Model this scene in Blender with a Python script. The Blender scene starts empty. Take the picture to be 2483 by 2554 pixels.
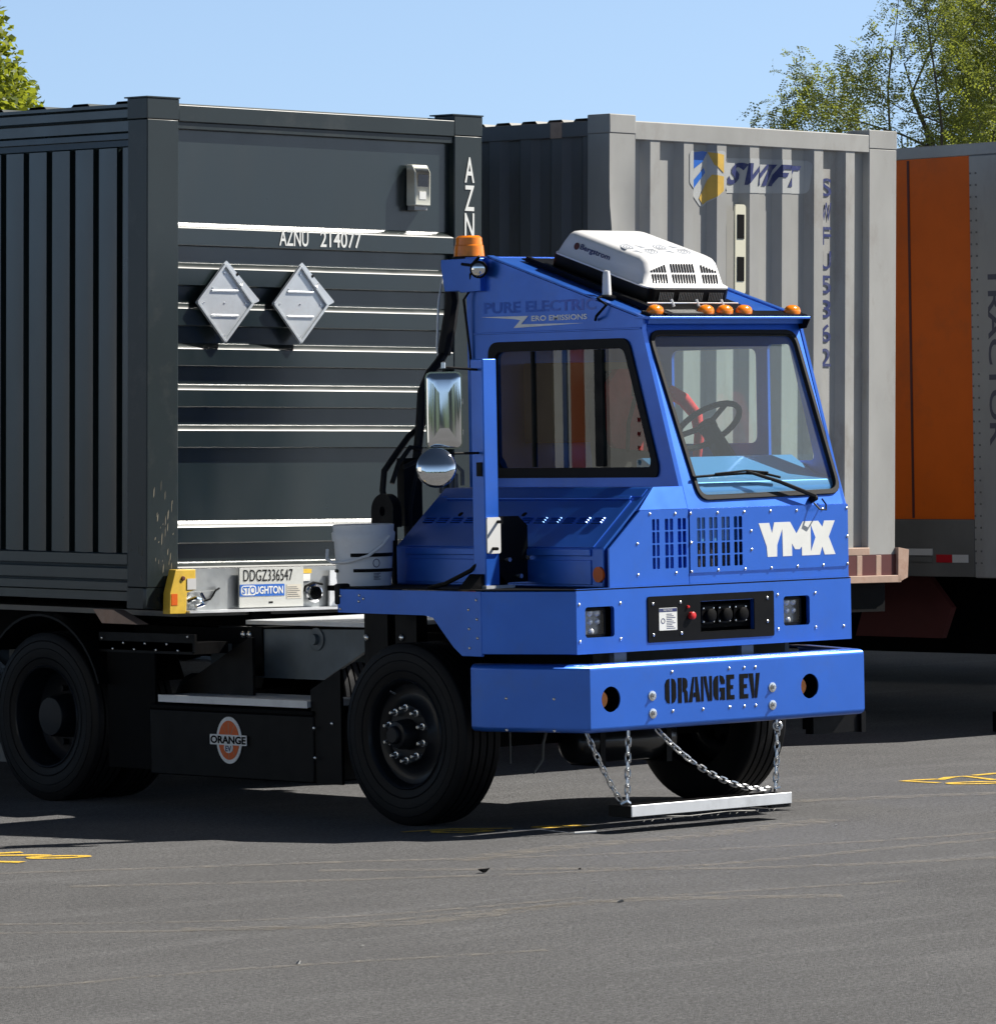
import bpy, bmesh, math, random
from math import radians, sin, cos, pi, sqrt
from mathutils import Vector, Matrix
from mathutils.geometry import tessellate_polygon
random.seed(7)
SC = bpy.context.scene
COL = SC.collection

# ---------------------------------------------------------------- camera
cam_d = bpy.data.cameras.new("camera")
cam = bpy.data.objects.new("camera", cam_d); COL.objects.link(cam); SC.camera = cam
cam_d.sensor_fit = 'HORIZONTAL'; cam_d.sensor_width = 36.0; cam_d.lens = 36.0 * 13073.57 / 2483.0
cam_d.clip_start = 0.5; cam_d.clip_end = 3000.0
cam.matrix_world = Matrix(((0.74148773, 0.02491155, -0.67050381, -18.75677808),
                           (-0.67073752, 0.0014195, -0.74169344, -20.14808849),
                           (-0.01752495, 0.99968865, 0.01776165, 2.19008254),
                           (0, 0, 0, 1)))
# ---------------------------------------------------------------- light
SUN = Vector((0.64, -0.32, 0.69)).normalized()
world = bpy.data.worlds.new("World"); SC.world = world; world.use_nodes = True
wn = world.node_tree.nodes; wl = world.node_tree.links
sky = wn.new('ShaderNodeTexSky'); sky.sky_type = 'NISHITA'; sky.sun_disc = False
sky.sun_elevation = math.asin(SUN.z); sky.sun_rotation = math.atan2(SUN.x, SUN.y)
sky.altitude = 50; sky.air_density = 1.0; sky.dust_density = 0.8; sky.ozone_density = 1.05
tcw = wn.new('ShaderNodeTexCoord'); vad = wn.new('ShaderNodeVectorMath'); vad.operation = 'ADD'; vad.inputs[1].default_value = (0, 0, 0.16)
vno = wn.new('ShaderNodeVectorMath'); vno.operation = 'NORMALIZE'
wl.new(tcw.outputs['Generated'], vad.inputs[0]); wl.new(vad.outputs[0], vno.inputs[0]); wl.new(vno.outputs[0], sky.inputs[0])
sxyz = wn.new('ShaderNodeSeparateXYZ'); wl.new(tcw.outputs['Generated'], sxyz.inputs[0])
grd = wn.new('ShaderNodeMapRange'); grd.interpolation_type = 'SMOOTHSTEP'; grd.inputs[1].default_value = .07; grd.inputs[2].default_value = .36; grd.inputs[3].default_value = 1.12; grd.inputs[4].default_value = .17
wl.new(sxyz.outputs[2], grd.inputs[0]); smx = wn.new('ShaderNodeMix'); smx.data_type = 'RGBA'; smx.blend_type = 'MULTIPLY'; smx.inputs[0].default_value = 1
wl.new(sky.outputs[0], smx.inputs[6]); wl.new(grd.outputs[0], smx.inputs[7]); wl.new(smx.outputs[2], wn['Background'].inputs[0]); wn['Background'].inputs[1].default_value = 0.098
sd = bpy.data.lights.new("sun", 'SUN'); sun = bpy.data.objects.new("sun", sd); COL.objects.link(sun)
sd.energy = 5.0; sd.angle = radians(0.53); sd.color = (1.0, 0.95, 0.87)
sun.rotation_euler = SUN.to_track_quat('Z', 'Y').to_euler()
SC.view_settings.view_transform = 'Standard'; SC.view_settings.look = 'None'
SC.view_settings.exposure = 0.75; SC.view_settings.gamma = 1.0

# ---------------------------------------------------------------- helpers
def tag(o, label=None, cat=None, group=None, kind=None):
    if label: o['label'] = label
    if cat: o['category'] = cat
    if group: o['group'] = group
    if kind: o['kind'] = kind
    return o

def empty(name, loc=(0, 0, 0), mat=None, **k):
    o = bpy.data.objects.new(name, None); COL.objects.link(o)
    if mat is not None: o.matrix_world = mat
    else: o.location = loc
    o.empty_display_size = 0.2
    return tag(o, **k)

class MB:
    def __init__(s): s.v = []; s.f = []
    def add(s, vs, fs):
        n = len(s.v); s.v += [tuple(p) for p in vs]; s.f += [tuple(i + n for i in f) for f in fs]; return s
    def box(s, x0, x1, y0, y1, z0, z1):
        v = [(x, y, z) for z in (z0, z1) for y in (y0, y1) for x in (x0, x1)]
        return s.add(v, [(0, 2, 3, 1), (4, 5, 7, 6), (0, 1, 5, 4), (2, 6, 7, 3), (0, 4, 6, 2), (1, 3, 7, 5)])
    def prism(s, loops, fn, a, b, one=False):
        """loops: outer 2-D loop then holes; fn(u, v, d) -> point; a, b: the two depths"""
        if not isinstance(loops[0][0], (tuple, list)): loops = [loops]
        flat = [p for l in loops for p in l]; n = len(flat)
        tris = tessellate_polygon([[Vector((p[0], p[1], 0)) for p in l] for l in loops]) if (len(loops) > 1 or len(loops[0]) > 4) else None
        vs = [fn(p[0], p[1], a) for p in flat] + [fn(p[0], p[1], b) for p in flat]
        fs = []
        if one: return s.add(vs[:n], [tuple(range(n))])
        if False: pass
        elif tris is None:
            k = len(loops[0]); fs += [tuple(range(k)), tuple(range(2 * n - 1, n - 1, -1))]
        else:
            for t in tris: fs += [tuple(t), (t[2] + n, t[1] + n, t[0] + n)]
        o = 0
        for l in loops:
            k = len(l)
            for i in range(k):
                j = (i + 1) % k; fs.append((o + i, o + j, o + j + n, o + i + n))
            o += k
        return s.add(vs, fs)
    def tube(s, pts, r, n=8, closed=False, caps=True, flat=1.0):
        pts = [Vector(p) for p in pts]; m = len(pts); rs = r if isinstance(r, (list, tuple)) else [r] * m
        up = None; rings = []
        for i, p in enumerate(pts):
            a = pts[(i - 1) % m] if (closed or i > 0) else p; b = pts[(i + 1) % m] if (closed or i < m - 1) else p
            t = (b - a).normalized()
            if up is None: up = Vector((0, 0, 1)) if abs(t.z) < .9 else Vector((1, 0, 0))
            u = (up - t * up.dot(t))
            if u.length < 1e-5: u = t.orthogonal()
            u.normalize(); w = t.cross(u); up = u
            rings.append([p + (u * cos(2 * pi * k / n) + w * (flat * sin(2 * pi * k / n))) * rs[i] for k in range(n)])
        vs = [q for rg in rings for q in rg]; fs = []
        for i in range(m if closed else m - 1):
            j = (i + 1) % m
            for k in range(n): fs.append((i * n + k, i * n + (k + 1) % n, j * n + (k + 1) % n, j * n + k))
        if caps and not closed: fs += [tuple(range(n - 1, -1, -1)), tuple((m - 1) * n + k for k in range(n))]
        return s.add(vs, fs)
    def lathe(s, prof, o, ax, n=32, close=False, caps=True):
        """prof: (t along the axis, radius)"""
        o = Vector(o); ax = Vector(ax).normalized(); u = ax.orthogonal().normalized(); w = ax.cross(u)
        vs = [o + ax * t + (u * cos(2 * pi * k / n) + w * sin(2 * pi * k / n)) * r for t, r in prof for k in range(n)]
        m = len(prof); fs = []
        for i in range(m if close else m - 1):
            j = (i + 1) % m
            for k in range(n): fs.append((i * n + k, i * n + (k + 1) % n, j * n + (k + 1) % n, j * n + k))
        if not close and caps:
            if prof[0][1] > 1e-6: fs.append(tuple(range(n - 1, -1, -1)))
            if prof[-1][1] > 1e-6: fs.append(tuple((m - 1) * n + k for k in range(n)))
        return s.add(vs, fs)
    def cyl(s, a, b, r, n=20):
        a = Vector(a); b = Vector(b); return s.lathe([(0, r), ((b - a).length, r)], a, b - a, n)
    def quad(s, *p): return s.add(p, [tuple(range(len(p)))])
    def obj(s, name, mat, parent=None, bevel=0, sharp=35, seg=2, solid=0, fix=True, wn=False):
        me = bpy.data.meshes.new(name); me.from_pydata(s.v, [], s.f)
        bm = bmesh.new(); bm.from_mesh(me)
        bmesh.ops.remove_doubles(bm, verts=bm.verts, dist=1e-5)
        if fix: bmesh.ops.recalc_face_normals(bm, faces=bm.faces)
        ang = radians(sharp)
        for f in bm.faces: f.smooth = True
        for e in bm.edges:
            if len(e.link_faces) == 2: e.smooth = e.calc_face_angle(0) < ang
            else: e.smooth = True
        bm.to_mesh(me); bm.free()
        me.materials.append(mat)
        o = bpy.data.objects.new(name, me); COL.objects.link(o)
        if parent is not None: o.parent = parent
        if solid:
            m = o.modifiers.new('s', 'SOLIDIFY'); m.thickness = solid; m.offset = 0
        if bevel:
            m = o.modifiers.new('b', 'BEVEL'); m.width = bevel; m.segments = seg; m.limit_method = 'ANGLE'; m.angle_limit = radians(38)
            m.harden_normals = True
        if wn or bevel:
            m = o.modifiers.new('w', 'WEIGHTED_NORMAL'); m.keep_sharp = True; m.weight = 80
        return o

def rrect(x0, x1, y0, y1, r, n=5):
    out = []
    for cx_, cy_, a0 in ((x1 - r, y0 + r, -90), (x1 - r, y1 - r, 0), (x0 + r, y1 - r, 90), (x0 + r, y0 + r, 180)):
        for k in range(n + 1):
            a = radians(a0 + 90 * k / n); out.append((cx_ + r * cos(a), cy_ + r * sin(a)))
    return out
def rpoly(pts, r, n=5):
    """polygon with rounded corners"""
    out = []; m = len(pts)
    for i in range(m):
        p = Vector(pts[i]); a = Vector(pts[i - 1]) - p; b = Vector(pts[(i + 1) % m]) - p
        a.normalize(); b.normalize(); th = a.angle(b); d = min(r / math.tan(th / 2), .45 * (Vector(pts[i - 1]) - p).length, .45 * (Vector(pts[(i + 1) % m]) - p).length)
        p0 = p + a * d; p1 = p + b * d
        for k in range(n + 1):
            t = k / n; q = p0.lerp(p, t).lerp(p.lerp(p1, t), t); out.append((q.x, q.y))
    return out
def circ(cx_, cy_, r, n=24, ry=None): return [(cx_ + r * cos(2 * pi * k / n), cy_ + (ry or r) * sin(2 * pi * k / n)) for k in range(n)]
XZ = lambda y0: (lambda u, v, d: (u, y0 + d, v))          # u=x v=z depth along y
YZ = lambda x0: (lambda u, v, d: (x0 + d, u, v))          # u=y v=z depth along x
XY = lambda z0: (lambda u, v, d: (u, v, z0 + d))
RK = 0.32                                                # rake of the cab front
RN = Vector((0, 1, -RK)).normalized()
def RAKE(u, v, d):                                       # u=x v=z, plane y = .04 + RK (z-1.69), d inward
    p = Vector((u, .04 + RK * (v - 1.69), v)) + RN * d; return tuple(p)
RA = Vector((0, .9578, .2873)); RU = Vector((0, -.2873, .9578)); RO = Vector((0, .328, 2.723))
def ROOF(u, v, d):                                       # u=x v=along slope d=height above roof
    p = RO + RA * v + RU * d; return (u, p.y, p.z)

def text_loops(s, bold=0.0, spacing=1.0):
    cu = bpy.data.curves.new('t', 'FONT'); cu.body = s; cu.offset = bold; cu.space_character = spacing; cu.resolution_u = 4
    o = bpy.data.objects.new('t', cu); COL.objects.link(o)
    dg = bpy.context.evaluated_depsgraph_get(); me = bpy.data.meshes.new_from_object(o.evaluated_get(dg))
    vs = [tuple(v.co) for v in me.vertices]; fs = [tuple(p.vertices) for p in me.polygons]
    bpy.data.objects.remove(o); bpy.data.curves.remove(cu); bpy.data.meshes.remove(me)
    return vs, fs
def text(s, fn, u0, u1, v0, v1, d, bold=0.0, mb=None, slant=0.0, spacing=1.0, rot=False):
    vs, fs = text_loops(s, bold, spacing)
    xs = [v[0] for v in vs]; ys = [v[1] for v in vs]; a, b, c, e = min(xs), max(xs), min(ys), max(ys)
    mb = mb or MB(); out = []
    for v in vs:
        p = (v[0] - a) / (b - a); q = (v[1] - c) / (e - c)
        if rot: out.append(fn(u0 + q * (u1 - u0), v1 - p * (v1 - v0), d))
        else: out.append(fn(u0 + (p + slant * q) / (1 + abs(slant)) * (u1 - u0), v0 + q * (v1 - v0), d))
    return mb.add(out, fs)

def cut(o, cutters):
    dgu = bpy.context.evaluated_depsgraph_get
    for c in cutters:
        m = o.modifiers.new('c', 'BOOLEAN'); m.operation = 'DIFFERENCE'; m.object = c; m.solver = 'EXACT'
    bpy.context.view_layer.update()
    me = bpy.data.meshes.new_from_object(o.evaluated_get(dgu())); old = o.data; o.modifiers.clear(); o.data = me
    for c in cutters: bpy.data.objects.remove(c)
    return o

# ---------------------------------------------------------------- materials
def mat(name, col, rough=.5, metal=0.0, coat=0.0, spec=.5, var=.0, vscale=3.0, bump=0.0, bscale=60.0, rvar=0.0, stain=None, sscale=2.0, samt=.5, em=0, coatr=.05, st=(1, 1, 1)):
    m = bpy.data.materials.new(name); m.use_nodes = True; nt = m.node_tree; N = nt.nodes; L = nt.links
    p = N['Principled BSDF']; c4 = (*col, 1)
    p.inputs['Base Color'].default_value = c4; p.inputs['Roughness'].default_value = rough; p.inputs['Metallic'].default_value = metal
    p.inputs['Coat Weight'].default_value = coat; p.inputs['Coat Roughness'].default_value = coatr; p.inputs['Specular IOR Level'].default_value = spec
    tc = N.new('ShaderNodeTexCoord'); mp = N.new('ShaderNodeMapping'); mp.inputs['Scale'].default_value = st
    L.new(tc.outputs['Object'], mp.inputs[0]); co = mp.outputs[0]
    def noise(sc, det=6, rg=.6):
        n = N.new('ShaderNodeTexNoise'); n.inputs['Scale'].default_value = sc; n.inputs['Detail'].default_value = det; n.inputs['Roughness'].default_value = rg
        L.new(co, n.inputs['Vector']); return n
    src = None
    if var:
        n = noise(vscale); r = N.new('ShaderNodeMapRange'); r.inputs[1].default_value = .3; r.inputs[2].default_value = .7
        r.inputs[3].default_value = 1 - var; r.inputs[4].default_value = 1 + var; L.new(n.outputs[0], r.inputs[0])
        h = N.new('ShaderNodeMix'); h.data_type = 'RGBA'; h.blend_type = 'MULTIPLY'; h.inputs[0].default_value = 1; h.inputs[6].default_value = c4
        L.new(r.outputs[0], h.inputs[7]); src = h.outputs[2]
    if stain:
        n = noise(sscale, 10, .72); r = N.new('ShaderNodeMapRange'); r.inputs[1].default_value = .52; r.inputs[2].default_value = .72
        r.inputs[3].default_value = 0; r.inputs[4].default_value = samt; L.new(n.outputs[0], r.inputs[0])
        h = N.new('ShaderNodeMix'); h.data_type = 'RGBA'; L.new(r.outputs[0], h.inputs[0])
        if src: L.new(src, h.inputs[6])
        else: h.inputs[6].default_value = c4
        h.inputs[7].default_value = (*stain, 1); src = h.outputs[2]
    if src: L.new(src, p.inputs['Base Color'])
    if rvar:
        n = noise(vscale * 2.3); r = N.new('ShaderNodeMapRange'); r.inputs[1].default_value = .3; r.inputs[2].default_value = .7
        r.inputs[3].default_value = max(.02, rough - rvar); r.inputs[4].default_value = rough + rvar; L.new(n.outputs[0], r.inputs[0]); L.new(r.outputs[0], p.inputs['Roughness'])
    if bump:
        n = noise(bscale, 4); b = N.new('ShaderNodeBump'); b.inputs['Strength'].default_value = 1; b.inputs['Distance'].default_value = bump
        L.new(n.outputs[0], b.inputs['Height']); L.new(b.outputs[0], p.inputs['Normal'])
    if em: p.inputs['Emission Color'].default_value = c4; p.inputs['Emission Strength'].default_value = em
    return m

BLUE = mat('blue_paint', (.018, .148, .68), .42, .6, .8, var=.07, vscale=2, rvar=.06, coatr=.27, stain=(.07, .13, .28), sscale=2.6, samt=.22)
CONT = mat('charcoal_container_paint', (.0075, .0155, .0165), .34, 0, .6, var=.12, vscale=1.2, rvar=.08, stain=(.024, .031, .03), sscale=1.3, samt=.35, coatr=.2, st=(1, 1, .35))
CONTROOF = mat('container_roof_paint', (.05, .06, .06), .5, var=.1)
CPOST = mat('corner_post_paint', (.010, .0185, .020), .42, 0, .15, var=.15, vscale=2, stain=(.07, .07, .065), sscale=2.6, samt=.5, coatr=.25)
WHITE = mat('white_paint', (.78, .78, .76), .45, var=.03)
WPLAST = mat('white_plastic', (.8, .8, .8), .35, coat=.2, var=.03, bump=.0004, bscale=40)
BUCK = mat('bucket_plastic', (.86, .89, .93), .42, var=.04, stain=(.5, .5, .5), sscale=6, samt=.3)
LETTER = mat('letter_white', (.8, .81, .78), .5, var=.04, vscale=8)
BLACK = mat('black_paint', (.003, .003, .0035), .45, spec=.15, var=.2, vscale=4, rvar=.1)
BLACKM = mat('black_matt', (.003, .0032, .0037), .7, spec=.1, var=.25, vscale=5, bump=.0008)
RUB = mat('black_rubber', (.006, .006, .007), .62, spec=.3, var=.15, bump=.0006, bscale=50)
TYRE = mat('tyre_rubber', (.0055, .0058, .007), .55, spec=.2, var=.2, vscale=3, stain=(.014, .014, .014), sscale=4, samt=.4, bump=.0008, bscale=30)
RIM = mat('black_rim', (.006, .008, .012), .45, spec=.25, coat=.12, var=.2, vscale=6, stain=(.02, .019, .018), sscale=5, samt=.35)
GALV = mat('galvanised_steel', (.36, .38, .39), .5, .75, var=.22, vscale=5, rvar=.12, stain=(.16, .16, .16), sscale=2.5, samt=.45)
GALVP = mat('plate_steel_painted', (.15, .18, .2), .48, .3, var=.2, vscale=3, rvar=.1, stain=(.12, .13, .13), sscale=2.2, samt=.5)
ALU = mat('aluminium', (.74, .76, .78), .42, .45, var=.08, vscale=8, rvar=.08, bump=.002, bscale=55)
ALUF = mat('aluminium_flat', (.70, .72, .74), .42, .4, var=.08, vscale=6, stain=(.3, .3, .3), sscale=5, samt=.35)
PLAC = mat('placard_metal', (.66, .69, .71), .36, .5, var=.08, vscale=7, stain=(.45, .36, .32), sscale=5, samt=.35)
CHROME = mat('chrome', (.82, .83, .84), .07, 1.0, var=.02)
ZINC = mat('zinc_bolt', (.75, .75, .74), .25, .9)
CHAIN = mat('chain_zinc', (.6, .61, .62), .3, .9, var=.15, vscale=20)
YEL = mat('yellow_paint', (.72, .47, .045), .5, var=.12, vscale=8, stain=(.35, .24, .06), sscale=9, samt=.5)
YELLINE = mat('yellow_marking_paint', (.78, .5, .05), .7, var=.15, vscale=10)
ORLAB = mat('orange_reflector', (.75, .13, .01), .35)
AMBER = mat('amber_lens', (1.0, .25, .004), .18, coat=.5, var=.15, vscale=30)
RED = mat('red_plastic', (.7, .02, .02), .4, var=.1)
CLOTH = mat('red_cloth', (.62, .025, .03), .85, var=.15, vscale=12, bump=.004, bscale=14)
SEATM = mat('seat_fabric', (.045, .042, .042), .85, var=.2, vscale=12)
TAN = mat('cardboard', (.32, .24, .15), .85, var=.08)
BLUEDEC = mat('blue_decal', (.01, .12, .5), .4)
NAVY = mat('navy_lettering', (.02, .03, .13), .5, var=.2, vscale=9, stain=(.3, .3, .3), sscale=16, samt=.35)
GOLD = mat('gold_lettering', (.6, .38, .06), .5, var=.25, vscale=5)
SWIFTM = mat('pale_grey_container_paint', (.36, .36, .345), .6, spec=.3, var=.16, vscale=1.5, stain=(.21, .18, .15), sscale=1.6, samt=.75, st=(1, 1, .45))
SWIFT_SHADE = mat('grey_container_shaded_side', (.15, .16, .17), .65, spec=.25, var=.14, vscale=1.5, stain=(.1, .085, .07), sscale=1.8, samt=.5, st=(1, 1, .4))  # darker copy of the pale grey paint, side shade put into the colour
ORANGE = mat('orange_trailer_paint', (.78, .14, .008), .5, spec=.25, var=.08, vscale=1.5, stain=(.3, .1, .04), sscale=1.2, samt=.4)
GREYT = mat('grey_trailer_paint', (.36, .36, .35), .5, .2, var=.12, vscale=2, stain=(.22, .2, .18), sscale=2.2, samt=.5, st=(1, 1, .4))
GREYD = mat('dull_aluminium_rail', (.17, .17, .165), .55, .3, var=.15, vscale=2, stain=(.1, .09, .085), sscale=3, samt=.5)
REFLR = mat('red_reflective_tape', (.5, .01, .02), .4)
REFLW = mat('white_reflective_tape', (.6, .6, .6), .4)
MAROON = mat('maroon_primer', (.10, .022, .02), .6, var=.2, vscale=2)
RUSTY = mat('rusty_pink_steel', (.42, .29, .22), .65, var=.25, vscale=5, stain=(.2, .07, .03), sscale=5, samt=.7)
BARK = mat('bark', (.085, .075, .062), .9, var=.3, vscale=8)

def glass(name, tint, ior=1.5, rough=0.0, base=.0):
    m = bpy.data.materials.new(name); m.use_nodes = True; nt = m.node_tree; N = nt.nodes; L = nt.links
    N.remove(N['Principled BSDF']); out = N['Material Output']
    tr = N.new('ShaderNodeBsdfTransparent'); tr.inputs[0].default_value = (*tint, 1)
    gl = N.new('ShaderNodeBsdfGlossy'); gl.inputs['Roughness'].default_value = rough; gl.inputs['Color'].default_value = (.95, .98, 1, 1)
    lw = N.new('ShaderNodeLayerWeight'); lw.inputs[0].default_value = .5; pw = N.new('ShaderNodeMath'); pw.operation = 'POWER'; pw.inputs[1].default_value = 4.0
    fr = N.new('ShaderNodeMapRange'); f0 = ((ior - 1) / (ior + 1)) ** 2; fr.inputs[3].default_value = f0; fr.inputs[4].default_value = 1.0
    L.new(lw.outputs['Facing'], pw.inputs[0]); L.new(pw.outputs[0], fr.inputs[0])
    mx = N.new('ShaderNodeMixShader'); L.new(fr.outputs[0], mx.inputs[0]); L.new(tr.outputs[0], mx.inputs[1]); L.new(gl.outputs[0], mx.inputs[2])
    df = N.new('ShaderNodeBsdfDiffuse'); df.inputs[0].default_value = (.55, .62, .66, 1); m2 = N.new('ShaderNodeMixShader'); m2.inputs[0].default_value = base
    L.new(mx.outputs[0], m2.inputs[1]); L.new(df.outputs[0], m2.inputs[2]); L.new(m2.outputs[0], out.inputs[0]); return m
GLASS = glass('side_glass', (.44, .46, .42), 1.62)
WGLASS = glass('windscreen_glass', (.84, .99, .98), 1.7, base=.10)  # pale diffuse share paints the reflected sky haze into the pane
LENS = glass('lamp_lens', (.95, .95, .95), 1.5)

# ---------------------------------------------------------------- ground
def ground_mat():
    m = bpy.data.materials.new('asphalt'); m.use_nodes = True; nt = m.node_tree; N = nt.nodes; L = nt.links; p = N['Principled BSDF']
    tc = N.new('ShaderNodeTexCoord'); co = tc.outputs['Object']
    def noise(sc, det, rg=.6, scale=(1, 1, 1), rot=0):
        mp = N.new('ShaderNodeMapping'); mp.inputs['Scale'].default_value = scale; mp.inputs['Rotation'].default_value = (0, 0, rot)
        L.new(co, mp.inputs[0]); n = N.new('ShaderNodeTexNoise'); n.inputs['Scale'].default_value = sc; n.inputs['Detail'].default_value = det; n.inputs['Roughness'].default_value = rg
        L.new(mp.outputs[0], n.inputs['Vector']); return n.outputs[0]
    def rng(x, a, b, c, d):
        r = N.new('ShaderNodeMapRange'); r.inputs[1].default_value = a; r.inputs[2].default_value = b; r.inputs[3].default_value = c; r.inputs[4].default_value = d; L.new(x, r.inputs[0]); return r.outputs[0]
    def mul(a, b):
        q = N.new('ShaderNodeMath'); q.operation = 'MULTIPLY'; L.new(a, q.inputs[0]); L.new(b, q.inputs[1]); return q.outputs[0]
    def addn(a, b):
        q = N.new('ShaderNodeMath'); q.operation = 'ADD'; L.new(a, q.inputs[0]); L.new(b, q.inputs[1]); return q.outputs[0]
    big = rng(noise(.35, 5), .3, .7, .88, 1.12)
    mid = rng(noise(2.2, 6), .3, .7, .92, 1.08)
    fine = rng(noise(46, 5, .88), .32, .68, .22, 1.78)
    fine2 = rng(noise(22, 5, .8), .3, .7, .78, 1.22)
    stre = rng(noise(1.0, 6, .6, (.35, 2.6, 1), radians(-18)), .52, .72, 0, .26)
    stre2 = rng(noise(.8, 8, .75, (.18, 5.5, 1), radians(-8)), .60, .70, 0, .38)
    val = mul(mul(big, mid), mul(fine, fine2)); one = N.new('ShaderNodeMath'); one.operation = 'ADD'; one.inputs[1].default_value = 1.0
    L.new(addn(stre, stre2), one.inputs[0]); val = mul(val, one.outputs[0])
    h = N.new('ShaderNodeMix'); h.data_type = 'RGBA'; h.blend_type = 'MULTIPLY'; h.inputs[0].default_value = 1; h.inputs[6].default_value = (.114, .114, .116, 1)
    L.new(val, h.inputs[7])
    # pale scuff marks with a shape of their own
    vo = N.new('ShaderNodeTexVoronoi'); vo.inputs['Scale'].default_value = 2.2; L.new(co, vo.inputs['Vector'])
    sp = rng(vo.outputs['Distance'], .012, .02, 1, 0)
    h2 = N.new('ShaderNodeMix'); h2.data_type = 'RGBA'; L.new(sp, h2.inputs[0]); L.new(h.outputs[2], h2.inputs[6]); h2.inputs[7].default_value = (.03, .03, .03, 1)
    L.new(h2.outputs[2], p.inputs['Base Color']); p.inputs['Roughness'].default_value = .82; p.inputs['Specular IOR Level'].default_value = .35
    b = N.new('ShaderNodeBump'); b.inputs['Distance'].default_value = .012; b.inputs['Strength'].default_value = 1; L.new(noise(75, 4, .8), b.inputs['Height']); L.new(b.outputs[0], p.inputs['Normal'])
    return m
g = MB().quad((-1500, -1500, 0), (1500, -1500, 0), (1500, 1500, 0), (-1500, 1500, 0)).obj('ground', ground_mat()); tag(g, 'dark grey asphalt yard surface with faint pale tyre scuffs', 'ground', kind='structure')

def ribbon(mb, pts, w, z=.004):
    pts = [Vector((x, y)) for x, y in pts]; L_ = []; R_ = []
    w = w * (1.35 if z > .003 else 1)
    for i, p in enumerate(pts):
        t = (pts[min(i + 1, len(pts) - 1)] - pts[max(i - 1, 0)]).normalized(); n = Vector((-t.y, t.x)) * w / 2
        ww = 1.0 + .25 * sin(i * 1.7)
        L_.append(p + n * ww); R_.append(p - n * ww)
    vs = [(q.x, q.y, z) for q in L_] + [(q.x, q.y, z) for q in R_]; m = len(pts)
    mb.add(vs, [(i, i + 1, m + i + 1, m + i) for i in range(m - 1)])
SCF = mat('tyre_scuff_marks', (.27, .245, .21), .85)
nt = SCF.node_tree; no = nt.nodes.new('ShaderNodeTexNoise'); no.inputs['Scale'].default_value = 9; no.inputs['Detail'].default_value = 8; no.inputs['Roughness'].default_value = .8
mr = nt.nodes.new('ShaderNodeMapRange'); mr.inputs[1].default_value = .42; mr.inputs[2].default_value = .75; mr.inputs[3].default_value = 0; mr.inputs[4].default_value = .85
tcs = nt.nodes.new('ShaderNodeTexCoord'); nt.links.new(tcs.outputs['Object'], no.inputs['Vector']); nt.links.new(no.outputs[0], mr.inputs[0]); nt.links.new(mr.outputs[0], nt.nodes['Principled BSDF'].inputs['Alpha'])
ntY = YELLINE.node_tree; noY = ntY.nodes.new('ShaderNodeTexNoise'); noY.inputs['Scale'].default_value = 34; noY.inputs['Detail'].default_value = 8; noY.inputs['Roughness'].default_value = .8
mrY = ntY.nodes.new('ShaderNodeMapRange'); mrY.inputs[1].default_value = .36; mrY.inputs[2].default_value = .50; ntY.links.new(noY.outputs[0], mrY.inputs[0]); ntY.links.new(mrY.outputs[0], ntY.nodes['Principled BSDF'].inputs['Alpha'])
def curve2(pts, n=30):
    out = []; P_ = [Vector(p) for p in pts]; P_ = [2 * P_[0] - P_[1]] + P_ + [2 * P_[-1] - P_[-2]]
    for i in range(1, len(P_) - 2):
        for k in range(n):
            t = k / n; a, b, c, d_ = P_[i - 1:i + 3]; q = .5 * ((2 * b) + (c - a) * t + (2 * a - 5 * b + 4 * c - d_) * t * t + (3 * b - a - 3 * c + d_) * t ** 3); out.append((q.x, q.y))
    out.append(tuple(P_[-2])); return out
SCUFFS = [([(-5.5, -1.0), (-4.51, -2.0), (-4.02, -2.37), (-3.52, -2.60), (-2.5, -2.7)], .06), ([(-5.7, -1.4), (-5.19, -1.88), (-4.28, -2.68), (-3.12, -2.83), (-2.2, -2.95), (-1.0, -3.3)], .07),
          ([(-7.2, -3.0), (-6.53, -3.68), (-5.93, -3.80), (-5.31, -3.92), (-4.2, -4.3)], .06), ([(-1.5, -.75), (-1.01, -.62), (-.37, -.56), (.16, -.60), (1.46, -.43)], .22),
          ([(-2.3, -.6), (-1.52, -1.49), (-.89, -2.24), (.2, -2.77), (1.2, -3.1)], .12), ([(-4.6, -2.4), (-3.82, -2.96), (-2.58, -2.91), (-1.71, -3.57)], .16),
          ([(-3.4, .6), (-2.86, .26), (-1.83, -.37), (-.9, -1.0), (.6, -1.6), (2.4, -1.8)], .09), ([(1.9, .9), (3.0, .35), (4.2, -.2)], .2), ([(-3.6, -.3), (-2.4, -1.2), (-1.0, -1.9), (1.0, -2.0), (2.2, -2.4)], .1)]
SCM = MB()
for pts, w in SCUFFS: ribbon(SCM, curve2(pts), w, .0025)
tag(SCM.obj('tyre_scuffs', SCF), 'pale sweeping tyre scuffs across the asphalt', 'tyre scuffs', kind='structure')
def ell(cx_, cy_, a, b, rot, n=20, a0=0, a1=2 * pi): return [(cx_ + a * cos(t) * cos(rot) - b * sin(t) * sin(rot), cy_ + a * cos(t) * sin(rot) + b * sin(t) * cos(rot)) for t in [a0 + (a1 - a0) * k / n for k in range(n + 1)]]
m1 = MB()
ribbon(m1, ell(-2.60, 1.10, .14, .07, radians(-35)), .045)
ribbon(m1, [(-2.66, 1.55), (-2.53, 1.50)], .05); ribbon(m1, [(-2.75, 1.46), (-2.60, 1.30), (-2.56, 1.22)], .045); ribbon(m1, [(-2.99, 1.20), (-2.90, 1.00)], .05)
tag(m1.obj('road_marking', YELLINE), 'yellow sprayed letters on the asphalt at the left edge of the picture', 'road marking', kind='structure')
m2 = MB()
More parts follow.
